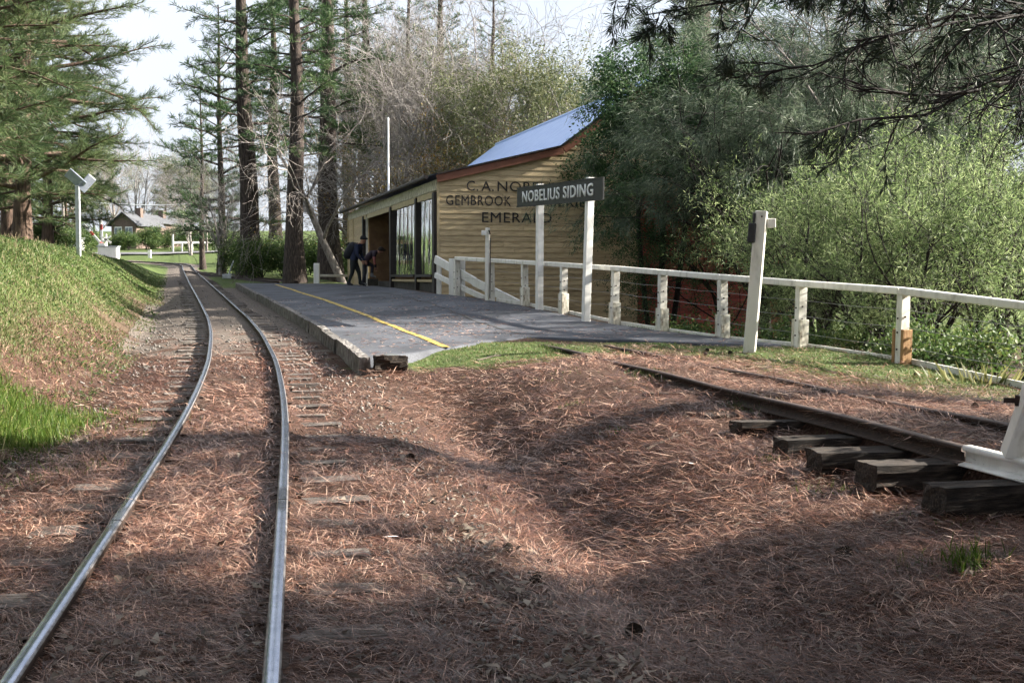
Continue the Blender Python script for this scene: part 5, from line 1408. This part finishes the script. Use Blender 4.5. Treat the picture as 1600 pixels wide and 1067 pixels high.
# ---- understorey bushes
BUSH = rec_proto(35, [((0.1 * i, 0.1 * (i % 3), -0.1), (0.5 * math.cos(i * 1.3), 0.5 * math.sin(i * 1.3), 1), 1.1, 0.03) for i in range(6)], 3, (4, 4, 4), (0.75, 0.7, 0.6), (0.6, 0.7, 0.7), (0.1, 0.15, 0.2), (0.05, 0.0, 0.0), M['darkbark'], M['under'], leaf_n=9, leaf_r=0.30, leaf_L=0.13, leaf_W=0.06, along=3, npts=4, rmin=0.005)
bl = [(392, 74, 'leafy bush at the foot of the thickest pine trunk'), (385, 70, 'leafy bush left of the thickest pine trunk'), (412, 62, 'leafy bush right of the thickest pine trunk'), (440, 66, 'leafy bush between the two biggest pine trunks'), (505, 70, 'leafy bush behind the leaning bare trunk'), (555, 66, 'leafy bush at the far corner of the shed'),
      (318, 172, 'hedge bush behind the white roadside fence'), (332, 176, 'hedge bush at the right end of the roadside fence'), (345, 165, 'bush beside the slim pine by the far road'), (205, 176, 'bush in front of the brown house'), (188, 178, 'bush under the left window of the brown house'), (228, 180, 'bush between the two far houses'), (246, 182, 'bush before the smaller far house'),
      (146, 172, 'bush left of the brown house'), (128, 168, 'bush behind the raised boom barrier'), (95, 150, 'bush behind the left crossing signal'), (268, 188, 'bush right of the smaller far house'), (300, 185, 'bush behind the roadside fence posts'), (480, 75, 'bush seen left of the broad dark pine'), (420, 80, 'bush in the second row behind the big trunks'), (590, 70, 'bush showing left of the mast'), (450, 90, 'farthest bush under the tall pines'),
      (60, 66, 'bush under the pale pines on the bank'), (30, 64, 'bush behind the leftmost trunks on the bank'), (100, 100, 'bush behind the bank crest by the solar pole')]
for k, (px, Y, lab) in enumerate(bl):
    place('leafy_bush', BUSH, base(px, Y, 0.05), lab, ['bushes under the pines', 'bushes by the far road'][Y > 95] if k not in (22, 23) else 'bushes on the bank', rz=k * 1.7, sc=(0.85 if Y < 95 else 1.2) * (0.8 + 0.5 * ((k * 37) % 10) / 10), cat='bush')
place('leafy_bush', BUSH, (5.3, 8.0, gz(5.3, 8.0)), 'added bush out of view, shading the siding sleepers', 'added bushes beyond the right edge', rz=0.5, sc=0.72, cat='bush')  # unseen bush added to throw shade over the sleeper ends

# ---- casuarina and creeper before the gable
CASU = rec_proto(41, [((0, 0, -0.4), (-0.02, 0, 1), 3.0, 0.15), ((0.38, -0.1, -0.4), (0.22, 0, 1), 2.9, 0.11), ((-0.1, 0.2, 1.2), (-0.75, -0.1, 0.9), 2.6, 0.07), ((0.1, 0.2, 1.6), (0.6, -0.3, 0.9), 2.3, 0.06)], 4, (5, 4, 4, 3), (0.72, 0.7, 0.65, 0.6), (0.55, 0.55, 0.6, 0.6), (0.06, 0.1, 0.13, 0.16), (0.03, 0.0, -0.06, -0.15), M['darkbark'], M['casu'], leaf_n=13, leaf_r=0.13, leaf_L=0.28, leaf_W=0.012, leaf_droop=0.75, along=3, npts=4, leaf_D=0.6, tmin=0.55)
place('casuarina_tree', CASU, base(1205, 27.5, 0.1), 'dark fine-leaved tree with twin black stems hiding the brick wall', rz=0.0, sc=1.05)
for k, (x, y, s, lab) in enumerate(((20, 36, 2.0, 'tallest fine-leaved tree out of view at right'), (16, 40, 1.9, 'tall fine-leaved tree far right behind the shed'))):
    place('casuarina_tree', CASU, (x, y, gz(x, y)), lab, 'fine-leaved trees beyond the right edge', rz=k * 2.0, sc=s)
place('casuarina_tree', CASU, base(1290, 31, 0.1), 'fine grey-green tree behind the twin black stems', rz=4.1, sc=1.15)
place('casuarina_tree', CASU, base(1400, 36, 0.1), 'tall grey-green tree behind the bright shrubs', rz=1.1, sc=1.5)
place('casuarina_tree', CASU, base(1190, 40, 0.1), 'tall hazy grey-green tree right of the shed', rz=5.1, sc=1.6)
HIGH = rec_proto(43, [((0, 0, -0.4), (0.05, 0, 1), 4.6, 0.13), ((0.3, 0.2, -0.4), (-0.1, 0.1, 1), 4.2, 0.10)], 4, (5, 4, 4, 3), (0.55, 0.7, 0.65, 0.6), (0.6, 0.55, 0.6, 0.6), (0.05, 0.1, 0.13, 0.16), (0.03, 0.0, -0.04, -0.1), M['greybark'], M['casu'], leaf_n=11, leaf_r=0.2, leaf_L=0.22, leaf_W=0.013, leaf_droop=0.4, along=3, npts=4, leaf_D=0.4)
for k, (px, Y, s, lab) in enumerate(((1370, 29.5, 1.25, 'tall thin grey-green tree behind the second fence span'), (1290, 35, 1.4, 'tall thin grey-green tree right of the huge trunk'))):
    place('tea_tree', HIGH, base(px, Y, 0.1), lab, 'tall thin trees behind the shrubs', rz=k * 1.9, sc=s)
CREEP = rec_proto(42, [((0, 0, -0.3), (-0.15, 0.1, 1), 2.6, 0.07), ((0.3, 0, -0.3), (-0.35, 0, 1), 2.5, 0.06), ((0, 0.1, 1.4), (-0.9, -0.1, 0.9), 1.9, 0.04), ((0, 0, 1.9), (-0.7, -0.2, 0.6), 1.8, 0.035)], 4, (4, 4, 4, 3), (0.75, 0.72, 0.68, 0.62), (0.6, 0.65, 0.7, 0.7), (0.08, 0.12, 0.16, 0.2), (0.03, -0.03, -0.15, -0.25), M['darkbark'], M['creeper'], leaf_n=12, leaf_r=0.16, leaf_L=0.065, leaf_W=0.032, leaf_droop=0.4, along=3, npts=4)
place('leafy_tree', CREEP, base(1140, 31, 0.1), 'dark glossy leafy tree spilling over the gable and sign', rz=0.0, sc=0.82)
TOPC = rec_proto(44, [((0, 0, -0.3), (-0.05, 0.0, 1), 5.2, 0.09), ((0.25, 0.1, -0.3), (0.10, 0, 1), 5.4, 0.08), ((-0.2, 0, -0.3), (-0.14, 0, 1), 5.0, 0.07)], 4, (6, 5, 4, 3), (0.30, 0.62, 0.6, 0.6), (0.8, 0.65, 0.7, 0.7), (0.04, 0.12, 0.16, 0.2), (0.02, 0.0, -0.05, -0.12), M['darkbark'], M['creeper'], leaf_n=17, leaf_r=0.22, leaf_L=0.09, leaf_W=0.045, leaf_droop=0.4, along=3, npts=4, tmin=0.68)
place('leafy_tree', TOPC, base(1032, 31.7, 0.1), 'tall glossy leafy tree hiding the peak of the gable', rz=0.4, sc=1.05)
# ---- bright shrubs behind the fence
SHRUB = [rec_proto(50 + k, [((0, 0, -0.4), (0.15, 0, 1), 2.7, 0.075), ((0.25, 0.1, -0.4), (0.75, 0.1, 1), 2.9, 0.06), ((-0.2, 0, -0.4), (-0.4, 0.1, 1), 2.6, 0.065), ((0, 0.3, -0.4), (0.0, 0.4, 1), 2.7, 0.05)], 4, (4, 4, 4, 4), (0.5, 0.66, 0.65, 0.62), (0.6, 0.6, 0.65, 0.7), (0.08, 0.12, 0.15, 0.18), (0.03, 0.0, -0.02, -0.05), M['darkbark'], M['bright'], leaf_n=8, leaf_r=0.17, leaf_L=0.11, leaf_W=0.013, leaf_droop=0.1, along=3, npts=4, tmin=0.55) for k in range(2)]
for k, (px, Y, s, lab) in enumerate(((1335, 20.5, 0.95, 'bright green shrub with dark stems behind the second fence post'), (1440, 19.2, 0.95, 'bright green shrub with forked stem behind the nearest fence span'), (1390, 24, 1.15, 'taller bright shrub in the second row'),
                                 (1545, 21.5, 1.05, 'bright green shrub at the right edge'), (1270, 25.5, 0.9, 'smaller bright shrub beside the brick wall end'), (1650, 25, 1.1, 'bright shrub cut by the right edge'))):
    place('green_shrub', SHRUB[k % 2], base(px, Y, 0.1), lab, 'bright shrubs behind the fence', rz=k * 1.4, sc=s, cat='shrub')
# low growth at the foot of the fence
LOW = rec_proto(60, [((0.12 * math.cos(i), 0.12 * math.sin(i), -0.05), (0.9 * math.cos(i * 1.1), 0.9 * math.sin(i * 1.1), 1), 0.32, 0.008) for i in range(9)], 2, (4, 3), (0.7, 0.7), (0.6, 0.7), (0.12, 0.18), (0.0, 0.0), M['darkbark'], M['under'], leaf_n=9, leaf_r=0.12, leaf_L=0.05, leaf_W=0.024, along=3, npts=4, rmin=0.002)
for k, (px, Y, s, lab) in enumerate(((1265, 18.6, 1.0, 'leafy weed just right of the second fence post'), (1292, 18.9, 1.2, 'larger leafy weed in the middle of the second fence span'), (1440, 15.9, 0.9, 'leafy weed right of the nearest fence post'), (1485, 15.6, 1.1, 'leafy weed left of the strap-leaf clump'),
                                 (1580, 16.5, 1.2, 'leafy weed under the fence rail at the right edge'), (1340, 19.5, 1.2, 'leafy weed among the dark stems left of the nearest post'), (1205, 20.2, 1.0, 'leafy weed at the foot of the twin black stems'), (1100, 22.4, 1.2, 'leafy weed before the red brick wall'))):
    place('low_weed', LOW, base(px, Y, 0.02), lab, 'weeds along the fence foot', rz=k * 2.1, sc=s * 1.25, cat='weed')
# strap-leaved clump by the fence at right
rng = np.random.default_rng(5)
sc0 = at(1540, 598, 13.9); n = 70
ang = rng.uniform(0, 6.28, n); rad = rng.uniform(0, 0.5, n)
Pn = np.stack([np.cos(ang) * rad * 1.6, np.sin(ang) * rad * 0.5, np.full(n, -0.05)], -1); Dn = np.stack([np.cos(ang) * 0.6, np.sin(ang) * 0.6, np.ones(n)], -1)
r = empty('strap_leaf_plant', (sc0.x, sc0.y, gz(sc0.x, sc0.y)), 'clump of yellow-green strap leaves behind the board edging at right', 'plant')
V, F, T = kites(Pn, Dn, rng.uniform(0.18, 0.36, n), 0.028, rng, bend=0.15)
o = np_mesh('leaves', V, F, [M['strap']], r, tint=T); o['kind'] = 'stuff'

# ------------------------------------------------------------------ litter, grass and stones
def gmesh(name, arr, mat, label, cat):
    V, F, T = arr if isinstance(arr, tuple) else merge(arr)
    return tag(np_mesh(name, V, F, [mat], tint=T), label, cat, kind='stuff')
rng = np.random.default_rng(9)
def scatter(n, y0, y1, power, xlim=0.47):
    """points on the ground, denser near the camera"""
    q = rng.uniform(0, 1, n); e = 1 - power
    Y = (y0 ** e + q * (y1 ** e - y0 ** e)) ** (1 / e)
    X = rng.uniform(-xlim, xlim, n) * Y
    return X, Y
X, Y = scatter(640000, 2.7, 23, 1.35)
u = X - ref_x(Y); g, l, b = cover(X, Y)
dens = l * (1 - 0.85 * g)
cl = vnoise(X * 3.1, Y * 3.1, 71); cl2 = vnoise(X * 0.9, Y * 0.9, 72)
keep = rng.uniform(0, 1, len(X)) < dens * np.clip(0.15 + 0.75 * cl + 0.7 * (vnoise(X * 0.55, Y * 0.55, 74) - 0.35), 0.05, 1)
keep &= ~((u > 1.2) & (Y > 14.9)) | ((X > 0.9 - 0 * X) & (Y < 17.3) & (Y > 14.9) & (X > siding_x(Y) - 1.2))
keep &= ~((np.abs(np.abs(u) - 0.411 / 0.985) < 0.055))
keep &= u > -2.6
sx_ = X - siding_x(Y)
keep &= ~((np.abs(sx_) < 0.05) & (Y < 13)) & ~((np.abs(sx_ - 0.84) < 0.05) & (Y < 11))
shoulder = sstep(1.0, 1.25, np.abs(u)) * (1 - sstep(1.5, 1.9, np.abs(u)))
keep &= rng.uniform(0, 1, len(X)) > 0.65 * shoulder
keep &= rng.uniform(0, 1, len(X)) > 0.42 * ((np.abs(u) > 0.47) & (np.abs(u) < 0.9))
X, Y, cl, cl2 = X[keep], Y[keep], cl[keep], cl2[keep]
n = len(X)
Z = ground_z(X, Y) + rng.uniform(0.001, 0.034, n) * (0.4 + cl)
a = rng.uniform(0, 6.283, n) * 0.75 + 2.5 * vnoise(X * 1.2, Y * 1.2, 73)
D = np.stack([np.cos(a), np.sin(a), rng.normal(size=n) * 0.2], -1)
sc_ = np.clip(Y / 5.0, 0.85, 3.0)
T = np.where(rng.uniform(0, 1, n) < 0.33 + 0.5 * (cl2 - 0.5), rng.uniform(0.62, 1.0, n), rng.beta(1.6, 2.4, n) * 0.62)
gmesh('pine_needle_litter', kites(np.stack([X, Y, Z], -1), D, rng.uniform(0.07, 0.17, n) * np.clip(sc_, 0.9, 1.5), 0.0024 * sc_ * rng.uniform(0.6, 1.4, n), rng, T, 0.14, up=(0, 0, 1)), M['needle'],
      'carpet of fallen rust-brown pine needles', 'needles')
# broad dead leaves in drifts beside the rails
X, Y = scatter(16000, 2.8, 30, 1.3)
u = X - ref_x(Y); nz = vnoise(X * 2.2, Y * 2.2, 81)
w = np.exp(-((u - 1.45) / 0.28) ** 2) * 1.0 + np.exp(-((u + 1.35) / 0.35) ** 2) * 0.5 * (Y > 6) + 0.30 * (np.abs(u) < 0.36) * (Y < 12) + 0.02 * (u > 0)
keep = (rng.uniform(0, 1, len(X)) < w * (nz > 0.35) * (0.5 + nz)) & (u < 6) & ~((u > 1.25) & (Y > 14.5)) & (np.abs(np.abs(u) - 0.415) > 0.06)
X, Y = X[keep], Y[keep]; n = len(X); a = rng.uniform(0, 6.28, n)
gmesh('dead_leaf_litter', kites(np.stack([X, Y, ground_z(X, Y) + rng.uniform(0.008, 0.03, n)], -1), np.stack([np.cos(a), np.sin(a), rng.normal(size=n) * 0.35], -1), rng.uniform(0.04, 0.085, n), rng.uniform(0.02, 0.04, n), rng, None, 0.25, up=(0, 0, 1)), M['deadleaf'],
      'grey-brown dead leaves drifted along the sleeper ends', 'leaves')
# bark flakes and broken twigs
X, Y = scatter(9000, 2.8, 16, 1.3)
u = X - ref_x(Y); keep = (u > -1.8) & ~((u > 1.2) & (Y > 14.6)) & (np.abs(np.abs(u) - 0.415) > 0.06) & (rng.uniform(0, 1, len(X)) < 0.25 + 0.5 * vnoise(X * 1.4, Y * 1.4, 83))
X, Y = X[keep], Y[keep]; n = len(X); a = rng.uniform(0, 6.28, n)
gmesh('bark_flake_litter', kites(np.stack([X, Y, ground_z(X, Y) + rng.uniform(0.012, 0.035, n)], -1), np.stack([np.cos(a), np.sin(a), rng.normal(size=n) * 0.25], -1), rng.uniform(0.025, 0.10, n), rng.uniform(0.006, 0.02, n), rng, np.clip(rng.beta(1.2, 3, n), 0, 1), 0.2, up=(0, 0, 1)), M['deadleaf'],
      'dark bark flakes and twig bits among the needles', 'litter')
# needles blown onto the platform
yy = 15 + rng.beta(1.0, 3.0, 9000) * 22; X = ref_x(yy) + 1.6 + rng.uniform(0, 1, 9000) * (fence_x(yy) - ref_x(yy) - 1.8)
keep = (yy > np.interp(X, YB[:, 0], YB[:, 1]) + 0.05) & (rng.uniform(0, 1, 9000) < 0.1 + vnoise(X * 1.2, yy * 1.2, 84) ** 2); X, Y = X[keep], yy[keep]; n = len(X); a = rng.uniform(0, 6.28, n)
gmesh('platform_litter', kites(np.stack([X, Y, plat_z(X - ref_x(Y), Y) + 0.012], -1), np.stack([np.cos(a), np.sin(a), rng.normal(size=n) * 0.05], -1), rng.uniform(0.05, 0.13, n), 0.012, rng, None, 0.05, up=(0, 0, 1)), M['needle'], 'thin scatter of needles blown across the platform', 'needles')
# ballast stones
X, Y = scatter(60000, 3.0, 48, 1.15, 0.47)
u = X - ref_x(Y); nz = vnoise(X * 1.7, Y * 1.7, 91)
w = np.exp(-((np.abs(u) - 1.3) / 0.42) ** 2) * 0.75 + 0.25 * (np.abs(u) < 1.0) * sstep(8, 18, Y)
w = w * (0.6 + 0.4 * sstep(7, 17, Y))
keep = (rng.uniform(0, 1, len(X)) < w * (0.3 + nz)) & ~((u > 1.25) & (Y > 14.3)) & (np.abs(np.abs(u) - 0.415) > 0.07)
X, Y = X[keep], Y[keep]; n = len(X)
oc = np.array([(1, 0, 0), (-1, 0, 0), (0, 1, 0), (0, -1, 0), (0, 0, 1), (0, 0, -1)], float); of = np.array([(0, 2, 4), (2, 1, 4), (1, 3, 4), (3, 0, 4), (2, 0, 5), (1, 2, 5), (3, 1, 5), (0, 3, 5)])
s = rng.uniform(0.010, 0.026, (n, 1, 1)) * np.clip(Y / 12, 0.8, 1.6)[:, None, None]
V = oc[None] * s * rng.uniform(0.5, 1.2, (n, 6, 1)) + rng.normal(size=(n, 6, 3)) * s * 0.22; V[:, :, 2] *= 0.75
V += np.stack([X, Y, ground_z(X, Y) + 0.006], -1)[:, None, :]
o = np_mesh('ballast_stones', V.reshape(-1, 3), (of[None] + 6 * np.arange(n)[:, None, None]).reshape(-1, 3), [M['stone']])
tag(o, 'scattered grey ballast stones along the track shoulders', 'stones', kind='stuff')
# grass
def grass(name, X, Y, h, wd, mat, label, lean=0.35, tint=None, tb=0.0):
    n = len(X); Z = ground_z(X, Y) - 0.01
    D = np.stack([rng.normal(size=n) * lean, rng.normal(size=n) * lean, np.ones(n)], -1)
    return gmesh(name, kites(np.stack([X, Y, Z], -1), D, h, wd, rng, tint, 0.2), mat, label, 'grass')
X, Y = scatter(430000, 8.5, 75, 1.6, 0.47)
X = rng.uniform(-0.47, -0.15, len(X)) * Y
u = X - ref_x(Y); g, l, b = cover(X, Y)
keep = (u < -1.45) & (u > -9) & (rng.uniform(0, 1, len(X)) < g * 1.1)
X, Y = X[keep], Y[keep]; n = len(X); nz = 0.6 * vnoise(X * 0.7, Y * 0.35, 95) + 0.4 * vnoise(X * 2.4, Y * 1.6, 96)
lowb = 1 - sstep(0.9, 2.2, -(X - ref_x(Y)) - 1.5 + 1.4 * (nz - 0.5))
T = np.clip(rng.normal(0.42, 0.24, n) + 0.3 * sstep(0.5, 0.8, nz) + 0.3 * lowb * (1 - sstep(30, 50, Y)), 0, 1)
grass('bank_grass', X, Y, rng.uniform(0.02, 0.075, n) * (0.6 + 0.9 * nz), 0.0035 + 0.0005 * Y, M['grass'], 'short sunlit grass on the bank left of the track', tint=T, lean=0.5)
X, Y = scatter(150000, 11, 24, 1.6, 0.47)
u = X - ref_x(Y); g, l, b = cover(X, Y)
inpl = (Y > np.interp(X, YB[:, 0], YB[:, 1]) + 0.05) & (u > 1.4) & (X < fence_x(Y) - 0.1)
keep = (u > 1.9) & (X < fence_x(Y) + 0.3) & (rng.uniform(0, 1, len(X)) < g * 0.85) & ~inpl & (np.abs(X - siding_x(Y)) > 0.05)
X, Y = X[keep], Y[keep]; n = len(X)
grass('shoulder_grass', X, Y, rng.uniform(0.02, 0.06, n), 0.009, M['grass'], 'short yellow-green grass at the platform end and fence foot', tint=np.clip(rng.normal(0.72, 0.2, n), 0, 1), lean=0.7)
# flat weeds and dry stems scattered over the bank
X, Y = scatter(32000, 8.5, 45, 1.5, 0.47); X = rng.uniform(-0.47, -0.15, len(X)) * Y
u = X - ref_x(Y); g, l, b = cover(X, Y); wn_ = vnoise(X * 1.6, Y * 1.1, 98)
keep = (u < -1.5) & (u > -7) & (rng.uniform(0, 1, len(X)) < (wn_ > 0.62) * 0.8 + 0.03)
X, Y = X[keep], Y[keep]; n = len(X); a = rng.uniform(0, 6.28, n)
gmesh('bank_weeds', kites(np.stack([X, Y, ground_z(X, Y) + rng.uniform(0.005, 0.05, n)], -1), np.stack([np.cos(a), np.sin(a), rng.uniform(0.0, 0.8, n)], -1), rng.uniform(0.03, 0.08, n) * np.clip(Y / 14, 0.9, 2), rng.uniform(0.012, 0.03, n) * np.clip(Y / 14, 0.9, 2), rng, None, 0.2, up=(0, 0, 1)), M['under'], 'flat broad-leaved weeds in patches on the bank', 'weeds')
X, Y = scatter(3500, 8.5, 40, 1.5, 0.47); X = rng.uniform(-0.47, -0.15, len(X)) * Y
u = X - ref_x(Y); keep = (u < -1.6) & (u > -7) & (vnoise(X * 0.8, Y * 0.6, 99) > 0.45); X, Y = X[keep], Y[keep]; n = len(X)
grass('dry_stems', X, Y, rng.uniform(0.10, 0.26, n), 0.004 + 0.0003 * Y, M['grass'], 'dry straw stems standing in the bank grass', tint=np.clip(rng.normal(0.95, 0.08, n), 0, 1), lean=0.35)
# lush clumps
LX = []; LY = []; LH = []
def clump(px, py, Y, n, r, h):
    c = at(px, py, Y)
    LX.append(c.x + rng.normal(size=n) * r); LY.append(Y + rng.normal(size=n) * r * 1.2); LH.append(rng.uniform(0.4, 1.0, n) * h)
for px, py, Y, n, r, h in ((1515, 940, 5.3, 130, 0.06, 0.16), (1420, 925, 5.4, 50, 0.08, 0.08), (1205, 715, 7.9, 60, 0.05, 0.08), (895, 640, 11.2, 40, 0.08, 0.06), (960, 675, 9.6, 50, 0.06, 0.06), (1290, 790, 7.0, 60, 0.10, 0.06),
                            (20, 670, 9.8, 1700, 0.24, 0.18), (75, 655, 10.4, 1100, 0.20, 0.14), (0, 700, 9.3, 1300, 0.2, 0.18), (40, 645, 11.0, 1000, 0.24, 0.14), (-40, 650, 10.6, 1600, 0.3, 0.2), (115, 645, 10.9, 350, 0.2, 0.1), (60, 670, 9.8, 500, 0.5, 0.07), (130, 660, 10.0, 220, 0.35, 0.06), (30, 720, 8.8, 260, 0.35, 0.08), (60, 740, 8.0, 60, 0.12, 0.1), (135, 720, 8.3, 50, 0.12, 0.1),
                            (1475, 800, 6.3, 120, 0.12, 0.06), (870, 590, 13.0, 60, 0.2, 0.05), (1010, 620, 12.0, 50, 0.15, 0.05)):
    clump(px, py, Y, n, r, h)
X = np.concatenate(LX); Y = np.concatenate(LY)
grass('lush_grass', X, Y, np.concatenate(LH), 0.007, M['lush'], 'lush green grass clumps at the bank foot and on the slope', lean=0.35)
# low tufts along the siding rail
yy = rng.uniform(8.5, 17, 2600); X = siding_x(yy) + rng.normal(size=2600) * 0.07 - 0.05; k_ = vnoise(yy * 1.3, yy * 0, 97) > 0.5
grass('rail_side_grass', X[k_], yy[k_], rng.uniform(0.03, 0.09, k_.sum()), 0.006, M['grass'], 'thin grass tufts along the siding rail', lean=0.4)

# pine cones
def cone_mesh(seed):
    rg = np.random.default_rng(seed); mb = MB()
    mb.tube([(0, 0, -0.035), (0, 0, 0), (0, 0, 0.035)], [0.012, 0.020, 0.008], 7)
    k = 0
    for ring in range(8):
        zc = -0.038 + ring * 0.0105; rc = 0.034 * math.sin(math.pi * (ring + 1.2) / 10.2)
        for q in range(9):
            a = q * 6.283 / 9 + ring * 0.36; d = Vector((math.cos(a), math.sin(a), 0.45)); s = Vector((-math.sin(a), math.cos(a), 0)); c = Vector((0, 0, zc))
            t = c + d * (rc + 0.008); 
            mb.hexa([c + d * 0.008 - s * .004, c + d * 0.008 + s * .004, t + s * 0.008 - Vector((0, 0, .003)), t - s * 0.008 - Vector((0, 0, .003)),
                     c + d * 0.008 - s * .004 + Vector((0, 0, .004)), c + d * 0.008 + s * .004 + Vector((0, 0, .004)), t + s * 0.007 + Vector((0, 0, .004)), t - s * 0.007 + Vector((0, 0, .004))])
    o = mb.build('pine_cone', M['cone']); me = o.data; bpy.data.objects.remove(o); return me
CM = [cone_mesh(k) for k in range(2)]
cones = [(990, 965, 5.05, 'dark pine cone in the bottom shade, right of centre'), (1316, 872, 5.7, 'largest dark pine cone in the lower right shade'), (857, 826, 6.3, 'pine cone on the sunlit needles near a green sprig'), (795, 822, 6.4, 'pine cone beside the small dark stick in the dip'),
         (762, 708, 8.6, 'pine cone in the dip below the slope'), (1222, 918, 5.4, 'pine cone in the shade left of the grass tuft'), (640, 690, 8.9, 'pine cone near the sleeper ends'), (1105, 870, 5.8, 'small pine cone at the shadow edge'),
         (1104, 553, 16.3, 'pine cone on the grass left of the leaning post'), (1103, 565, 15.6, 'pine cone on the needles before the leaning post'), (1142, 558, 15.9, 'pine cone at the foot of the leaning post'), (1430, 586, 14.0, 'pine cone at the foot of the nearest fence post'),
         (880, 690, 9.3, 'pine cone halfway up the shaded slope'), (835, 888, 5.75, 'pine cone half buried in sunlit needles'), (1525, 632, 9.6, 'pine cone beyond the second siding rail')]
for k, (px, py, Y, lab) in enumerate(cones):
    p = at(px, py, Y); o = bpy.data.objects.new('pine_cone', CM[k % 2]); COL.objects.link(o)
    s = 0.68 if k not in (0, 1) else 0.9
    o.location = (p.x, p.y, gz(p.x, p.y) + 0.028 * s); o.rotation_euler = (1.3 + 0.4 * (k % 3), 0.3 * k, k * 1.1); o.scale = (s, s, s)
    tag(o, lab, 'pine cone', 'fallen pine cones')
# sticks
sticks = [(1190, 800, 1235, 790, 6.6, 'dark stick below the siding sleepers'), (725, 812, 765, 818, 6.5, 'dark bark piece on the needles in the dip'), (585, 622, 620, 626, 12.0, 'thin stick across the litter by the platform end'), (880, 905, 925, 898, 5.6, 'short dark stick on the lit needles'),
          (745, 563, 790, 550, 15.2, 'stick lying on the grass at the platform end'), (1010, 706, 1075, 690, 8.8, 'long thin stick on the shaded slope'), (1085, 830, 1122, 815, 6.2, 'broken stick on the slope below the sleepers'), (100, 690, 140, 672, 9.3, 'dark stick at the edge of the lush grass'), (1320, 590, 1375, 600, 12.5, 'long thin stick between siding and fence')]
for x0, y0, x1, y1, Y, lab in sticks:
    a = at(x0, y0, Y); b = at(x1, y1, Y * (1 + (y0 - y1) * 0.002)); mp_ = (a + b) / 2
    r = empty('fallen_stick', (mp_.x, mp_.y, gz(mp_.x, mp_.y)), lab, 'stick', 'sticks on the ground')
    L_ = Vector(r.location); pts = []
    for t in np.linspace(0, 1, 6):
        p = a.lerp(b, t); pts.append(Vector((p.x, p.y + 0.02 * math.sin(t * 5), gz(p.x, p.y) + 0.014)) - L_)
    mb = MB(); mb.tube(pts, np.linspace(0.011, 0.005, 6), 6); mb.build('stem', M['stick'], r)
    mb = MB(); mb.tube([pts[3], pts[3] + Vector((0.03, 0.05, 0.03)), pts[3] + Vector((0.07, 0.09, 0.035))], [0.005, 0.004, 0.002], 5); mb.build('twig', M['stick'], r)
